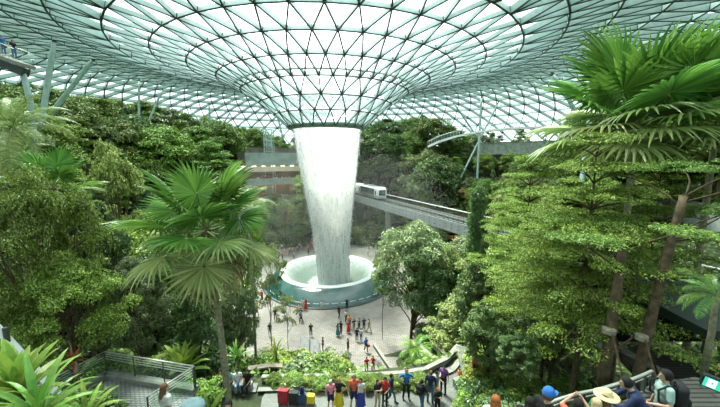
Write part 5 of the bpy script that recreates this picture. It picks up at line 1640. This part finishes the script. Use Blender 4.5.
def on(px, py, z, off=0): 
    p = at_z(px, py, z); return p
ZP = 9.06
F = (FX, FY, 0)
fr = [  # px, feet y, pose, turn, top, bottom, kind, top kind, hair, hair kind, height, label
 (331, 409, 'hold', .3, 'pink', 'navy', 'shorts', 'tee', 'white', 'longhair', 1.62, 'person in a pink shirt with a white head covering, beside the yellow skirt'),
 (339, 408, 'hips', -.2, 'black', 'yellow', 'skirt', 'tee', 'auburn', 'hair', 1.66, 'woman in a black top and long yellow skirt on the path'),
 (354, 408, 'hold', .2, 'coral', 'navy', 'shorts', 'tee', 'brown', 'hair', 1.85, 'tall man in a coral red shirt and dark shorts on the path'),
 (360.5, 408, 'stand', -.3, 'white', 'royal', 'skirt', 'tee', 'hairblack', 'longhair', 1.66, 'woman in a white top and deep blue skirt beside the man in coral red'),
 (377.5, 408, 'phone', .5, 'black', 'beige', 'trousers', 'tee', 'hairblack', 'longhair', 1.58, 'woman in a black top and beige trousers left of the person in red'),
 (385, 406, 'hold', -.4, 'red', 'black', 'trousers', 'tee', 'hairblack', 'hair', 1.62, 'person in a red shirt and dark trousers on the path between black and navy tops'),
 (391, 403, 'walk', 1.2, 'navy', 'jeans', 'trousers', 'top', 'hairblack', 'hair', 1.66, 'person in a navy top and blue jeans right of the red shirt'),
 (406, 399, 'hips', 0, 'blue', 'black', 'trousers', 'tee', 'brown', 'hair', 1.72, 'man in a bright blue shirt standing alone against the planter'),
 (421, 410, 'walk', 2.4, 'black', 'jeans', 'trousers', 'top', 'hairblack', 'hair', 1.68, 'person in a black jacket and light jeans carrying a black backpack'),
 (430, 402, 'stand', 2.8, 'navy', 'jeans', 'trousers', 'top', 'brown', 'hair', 1.78, 'man in a navy jacket and jeans at the bend of the path'),
 (436, 399, 'hold', 1.0, 'grey', 'beige', 'trousers', 'tee', 'hairblack', 'hair', 1.62, 'person in a grey shirt between the navy jacket and the purple top'),
 (443, 393, 'stand', -.6, 'purple', 'black', 'trousers', 'tee', 'hairblack', 'hair', 1.68, 'woman in a purple top and dark trousers by the planter corner'),
 (437, 414, 'phone', .3, 'black', 'black', 'trousers', 'top', 'auburn', 'hair', 1.45, 'person with reddish hair in black, nearest the lower edge by the jeans'),
]
for px, fy, pose, tr_, tc_, bc, bk, tk, hc, hk, hh, lab in fr:
    p = on(px, fy, ZP)
    person(p, tr_, pose, tc_, bc, bk, tk, hc, hk, hh, lab)
def backpack(loc, rz, col, label, s=1.0, mat_=None):
    o = empty('backpack', loc, rz, s); tag(o, label, 'backpack')
    m_ = cloth(C_[col])
    MB().rbox((0, .09, .24), (.32, .18, .46), .07).build('pack_shell', m_, o, True)
    MB().rbox((0, .20, .15), (.25, .06, .22), .03).build('front_pocket', m_, o, True)
    for s_ in (-1, 1): MB().tube([(s_ * .10, 0, .44), (s_ * .12, -.13, .47), (s_ * .14, -.26, .38), (s_ * .15, -.24, .18), (s_ * .13, 0, .05)], .018, 6).build('strap', m_, o, True)
    MB().tube([(-.04, .02, .46), (0, .02, .51), (.04, .02, .46)], .01, 6).build('grab_loop', m_, o)
    return o
p = on(421, 410, ZP); r_ = 2.4
backpack(p + Vector((-math.sin(r_) * .11, math.cos(r_) * .11, 1.0)), r_, 'black', 'black backpack worn by the person in light jeans')
p = on(302.5, 404.3, ZP); backpack(p + Vector((0, -.05, .66)), .2, 'navy', 'small dark backpack resting on the blue suitcase', .7)

pz = [  # plaza: px, feet y, pose, turn, top, bottom, kind, label
 (311, 336, 'stand', .2, 'black', 'jeans', 'trousers', 'person in black with blue jeans standing alone at the plaza benches'),
 (306, 310, 'photo', 3.0, 'red', 'red', 'skirt', 'person in a red dress beside the basin wall, left of the child'),
 (303, 309.5, 'stand', 2.8, 'white', 'beige', 'trousers', 'person in white touching shoulders with the red dress at the basin'),
 (347, 309.5, 'photo', 3.1, 'black', 'black', 'trousers', 'person in black photographing the waterfall at the basin wall'),
 (298, 316, 'walk', 1.0, 'orange', 'navy', 'trousers', 'person in orange behind the light blue shirt near the basin'),
 (301, 322, 'walk', -1.2, 'ltblue', 'navy', 'trousers', 'person in a light blue shirt walking near the basin'),
 (275.5, 320, 'stand', .4, 'black', 'black', 'trousers', 'person in dark clothes at the left side of the plaza'),
 (257, 300, 'hold', .4, 'pink', 'grey', 'trousers', 'person in pink at the far left edge of the plaza'),
 (262, 301, 'stand', -.4, 'red', 'black', 'trousers', 'person in a red top right of the person in pink'),
 (257, 316, 'walk', .8, 'red', 'navy', 'trousers', 'person in a red top walking before the left plaza trees'),
 (270, 336, 'stand', 0, 'black', 'grey', 'trousers', 'dark figure behind the slender tree on the plaza'),
 (339, 318, 'walk', 2.5, 'black', 'black', 'trousers', 'person in black walking between the basin and the group'),
 (346, 322, 'walk', -.8, 'white', 'black', 'trousers', 'person in a white top and black trousers just behind the group'),
 (338, 336, 'stand', 3.0, 'grey', 'teal', 'skirt', 'woman in a grey top and teal skirt at the left of the group'),
 (341, 334, 'hold', 2.6, 'black', 'black', 'trousers', 'person in black close beside the teal skirt'),
 (348.5, 333, 'stand', .3, 'red', 'red', 'skirt', 'woman in a long red dress in the plaza group'),
 (349.5, 328, 'stand', .1, 'orange', 'navy', 'trousers', 'person in an orange top behind the long red dress'),
 (354, 331, 'phone', .5, 'black', 'grey', 'trousers', 'person in black right of the long red dress'),
 (359, 330, 'stand', -.5, 'grey', 'black', 'trousers', 'person in grey in the middle of the plaza group'),
 (364, 330, 'hold', .3, 'navy', 'black', 'trousers', 'person in navy at the right of the plaza group'),
 (369, 331.5, 'walk', .9, 'beige', 'beige', 'trousers', 'person in beige at the right end of the plaza group'),
 (357, 341, 'stand', 3.1, 'navy', 'navy', 'trousers', 'person in dark navy in front of the plaza group'),
 (361, 341, 'hold', 2.8, 'white', 'jeans', 'trousers', 'person in white and jeans beside the dark navy one'),
 (366.7, 372, 'stand', .2, 'red', 'black', 'trousers', 'left one of the pair in red shirts on the plaza walk'),
 (373, 371.5, 'stand', -.4, 'red', 'black', 'trousers', 'right one of the pair in red shirts on the plaza walk'),
 (348, 352, 'hold', 1.2, 'brown', 'black', 'shorts', 'person in a brown top on the walk below the group'),
 (366, 352, 'walk', .4, 'blue', 'navy', 'trousers', 'person in a blue top with a red bag below the plaza group'),
 (323, 351, 'hold', -1.2, 'brown', 'brown', 'trousers', 'person in reddish brown next to the stone benches'),
 (301, 320, 'stand', 0, 'navy', 'navy', 'trousers', 'person in navy behind the light blue shirt'),
]
for px, fy, pose, tr_, tc_, bc, bk, lab in pz:
    p = on(px, fy, .03)
    person(p, tr_, pose, tc_, bc, bk, 'tee', 'hairblack', 'longhair' if bk == 'skirt' else 'hair', random.uniform(1.6, 1.76), lab, simple=True)
p = on(322, 309, .03); person(p, 3.0, 'stand', 'white', 'white', 'shorts', 'tee', 'hairblack', 'hair', 1.15, 'small child in white at the basin wall')
p = on(366, 352, .03); o = empty('handbag', p + Vector((.3, 0, .75))); tag(o, 'red bag beside the person in blue on the plaza walk', 'bag')
MB().rbox((0, 0, 0), (.3, .14, .26), .05).build('bag_shell', cloth(C_['red']), o); MB().tube([(-.1, 0, .12), (-.08, 0, .3), (.08, 0, .3), (.1, 0, .12)], .012, 5).build('strap', M['black'], o)
# seated group on the left bed, pink figure on the right bed
for px, py, tc_, bc, lab in ((230, 387, 'ltblue', 'navy', 'seated person in a light blue shirt behind the palm trunk'), (238, 387, 'white', 'ltblue', 'seated person in white right of the light blue shirt'),
                             (248, 387, 'black', 'black', 'seated person in black at the right end of the resting group'), (221, 388, 'brown', 'black', 'seated person in brown left of the palm trunk')):
    p = on(px, py + 2, 9.08); person(p, random.uniform(-.6, .6), 'sit', tc_, bc, 'trousers', 'tee', 'hairblack', 'hair', 1.7, lab)
    o = empty('garden_stool', p); tag(o, 'low stone seat under the ' + lab.replace(' right end of the resting group', ' group end').replace('seated ', ''), 'seat'); 
    MB().rbox((0, .05, .17), (.46, .40, .34), .06).build('stone_block', M['concrete'], o)
p = on(474.5, 381, 9.4); person(p, .6, 'hold', 'coral', 'black', 'trousers', 'tee', 'hairblack', 'hair', 1.7, 'person in a pinkish red top on the path right of the stone kerb')
p = on(459, 384, 9.06); person(p, -.8, 'stand', 'orange', 'beige', 'shorts', 'tee', 'hairblack', 'hair', .95, 'small child in orange at the bend of the stone planter')
strip('side_path', [at_z(*q_, 9.4) for q_ in ((456, 345), (500, 350), (512, 362), (500, 385), (466, 388))], 9.38, M['path'], 'grey side path under the dark tree right of the visitors', .2)

# foreground figures
def near(px, headtop, Y, height):
    """feet point of a figure whose head top is seen at (px, headtop)"""
    p = at_y(px, headtop, Y); return Vector((p.x, p.y, p.z - height))
n_ = [
 (164, 384, 7.4, 1.68, 'stand', 2.6, 'white', 'jeans', 'tee', 'brown', 'longhair', None, None, 'woman with brown hair and a white top at the lower left, below the deck', 1),
 (228, 401, 7.8, 1.66, 'stand', .2, 'navy', 'jeans', 'tee', 'hairblack', 'hair', None, None, 'dark haired head of a person at the bottom edge under the palm trunk', 1),
 (496, 396, 6.2, 1.62, 'stand', 2.9, 'white', 'jeans', 'tee', 'auburn', 'longhair', None, None, 'red haired woman at the bottom edge, left of the blue cap', 0),
 (549, 388, 6.0, 1.78, 'stand', 1.9, 'black', 'black', 'tee', 'brown', 'hair', 'cap', 'blue', 'man with a bright blue cap and a black shirt at the bottom edge', 0),
 (531, 398, 5.9, 1.62, 'hold', 2.5, 'black', 'black', 'tee', 'hairblack', 'longhair', None, None, 'dark haired person left of the man with the blue cap', 0),
 (579, 400, 6.1, 1.60, 'photo', 2.6, 'coral', 'navy', 'tee', 'hairblack', 'hair', None, None, 'person raising hands between the blue cap and the straw hat', 0),
 (607, 391, 6.4, 1.66, 'stand', 2.2, 'green', 'beige', 'tee', 'brown', 'longhair', 'hat', 'straw', 'woman with a straw hat and a green top at the railing', 0),
 (597, 399, 6.0, 1.60, 'stand', 2.9, 'beige', 'beige', 'top', 'blond', 'longhair', None, None, 'person with pale blond hair just left of the straw hat', 0),
]
deckz = ZR + .02
for px, ht, Y, hh, pose, tr_, tc_, bc, tk, hc, hk, ex_, ec, lab, low in n_:
    f_ = near(px, ht, Y, hh * 1.0)
    zt = 14.57 if low else deckz
    # slide along the sight line until the feet are on the boards
    d = Vector(ray(px, ht)); s = (zt + hh * (1.02 if ex_ else 1.0) - CAMZ) / d.z
    q_ = Vector((d.x * s, d.y * s, zt))
    person(q_, tr_, pose, tc_, bc, 'trousers', tk, hc, hk, hh, lab, None, ex_, ec or 'straw')
d = Vector(ray(667, 371)); hh = 1.80; s = (deckz + hh - CAMZ) / d.z; q_ = Vector((d.x * s, d.y * s, deckz))
person(q_, -1.9 + PI * 0, 'hold', 'mint', 'navy', 'trousers', 'tee', 'hairblack', 'hair', hh, 'man in a grey green shirt with a large dark backpack at the railing', skin='skin')
r_ = -1.9
backpack(q_ + Vector((-math.sin(r_) * .13, math.cos(r_) * .13, 1.02)), r_, 'black', 'large dark backpack on the man in the grey green shirt', 1.15)
print('man', q_)
d = Vector(ray(652, 386)); hh = 1.72; s = (deckz + 1.62 - CAMZ) / d.z; q_ = Vector((d.x * s, d.y * s, deckz))
person(q_, -2.1, 'lean', 'navy', 'navy', 'trousers', 'top', 'hairblack', 'hair', hh, 'person in a navy jacket leaning on the railing beside the man with the backpack')

# visitors on the canopy walkway
for p_, tc_, lab in zip(LWALK, ('blue', 'black'), ('person in blue on the canopy walkway at the upper left edge', 'person in black on the canopy walkway at the upper left edge')):
    person(p_, 1.2, 'stand', tc_, 'jeans', 'trousers', 'tee', 'hairblack', 'hair', 1.7, lab, simple=True)
# visitors on the terraces and behind the basin
random.seed(9)
cols_ = ['red', 'white', 'white', 'black', 'navy', 'ltblue', 'pink', 'grey', 'orange', 'beige', 'yellow', 'coral']
def crowd(n, pts, lab, grp):
    for k in range(n):
        p_ = pts(); c1 = random.choice(cols_); c2 = random.choice(['navy', 'black', 'jeans', 'beige'])
        person(p_, random.uniform(-2, 2), random.choice(['stand', 'walk', 'hold', 'phone']), c1, c2, 'trousers', 'tee', 'hairblack', 'hair', random.uniform(1.55, 1.8), lab, grp, simple=True)
def terr(z, a0, a1):
    def f():
        a = math.radians(random.uniform(a0, a1)); r = random.uniform(38.9, 40.6); return Vector((FX + r * math.cos(a), FY + r * math.sin(a), z))
    return f
crowd(22, terr(14.52, 104, 126), 'visitor on the upper balcony left of the waterfall', 'visitors on the upper balcony')
crowd(22, terr(9.62, 100, 126), 'visitor on the lower balcony left of the waterfall', 'visitors on the lower balcony')
crowd(10, terr(19.62, 104, 126), 'visitor on the top balcony left of the waterfall', 'visitors on the top balcony')
def back_plaza():
    a = math.radians(random.uniform(100, 190)); r = random.uniform(14, 22.5); return Vector((FX + r * math.cos(a), FY + r * math.sin(a), .02))
crowd(46, back_plaza, 'visitor in the crowd behind the left side of the basin', 'crowd behind the left side of the basin')
def back_plaza2():
    a = math.radians(random.uniform(20, 70)); r = random.uniform(13, 22.5); return Vector((FX + r * math.cos(a), FY + r * math.sin(a), .02))
crowd(22, back_plaza2, 'visitor in the crowd behind the right side of the basin', 'crowd behind the right side of the basin')
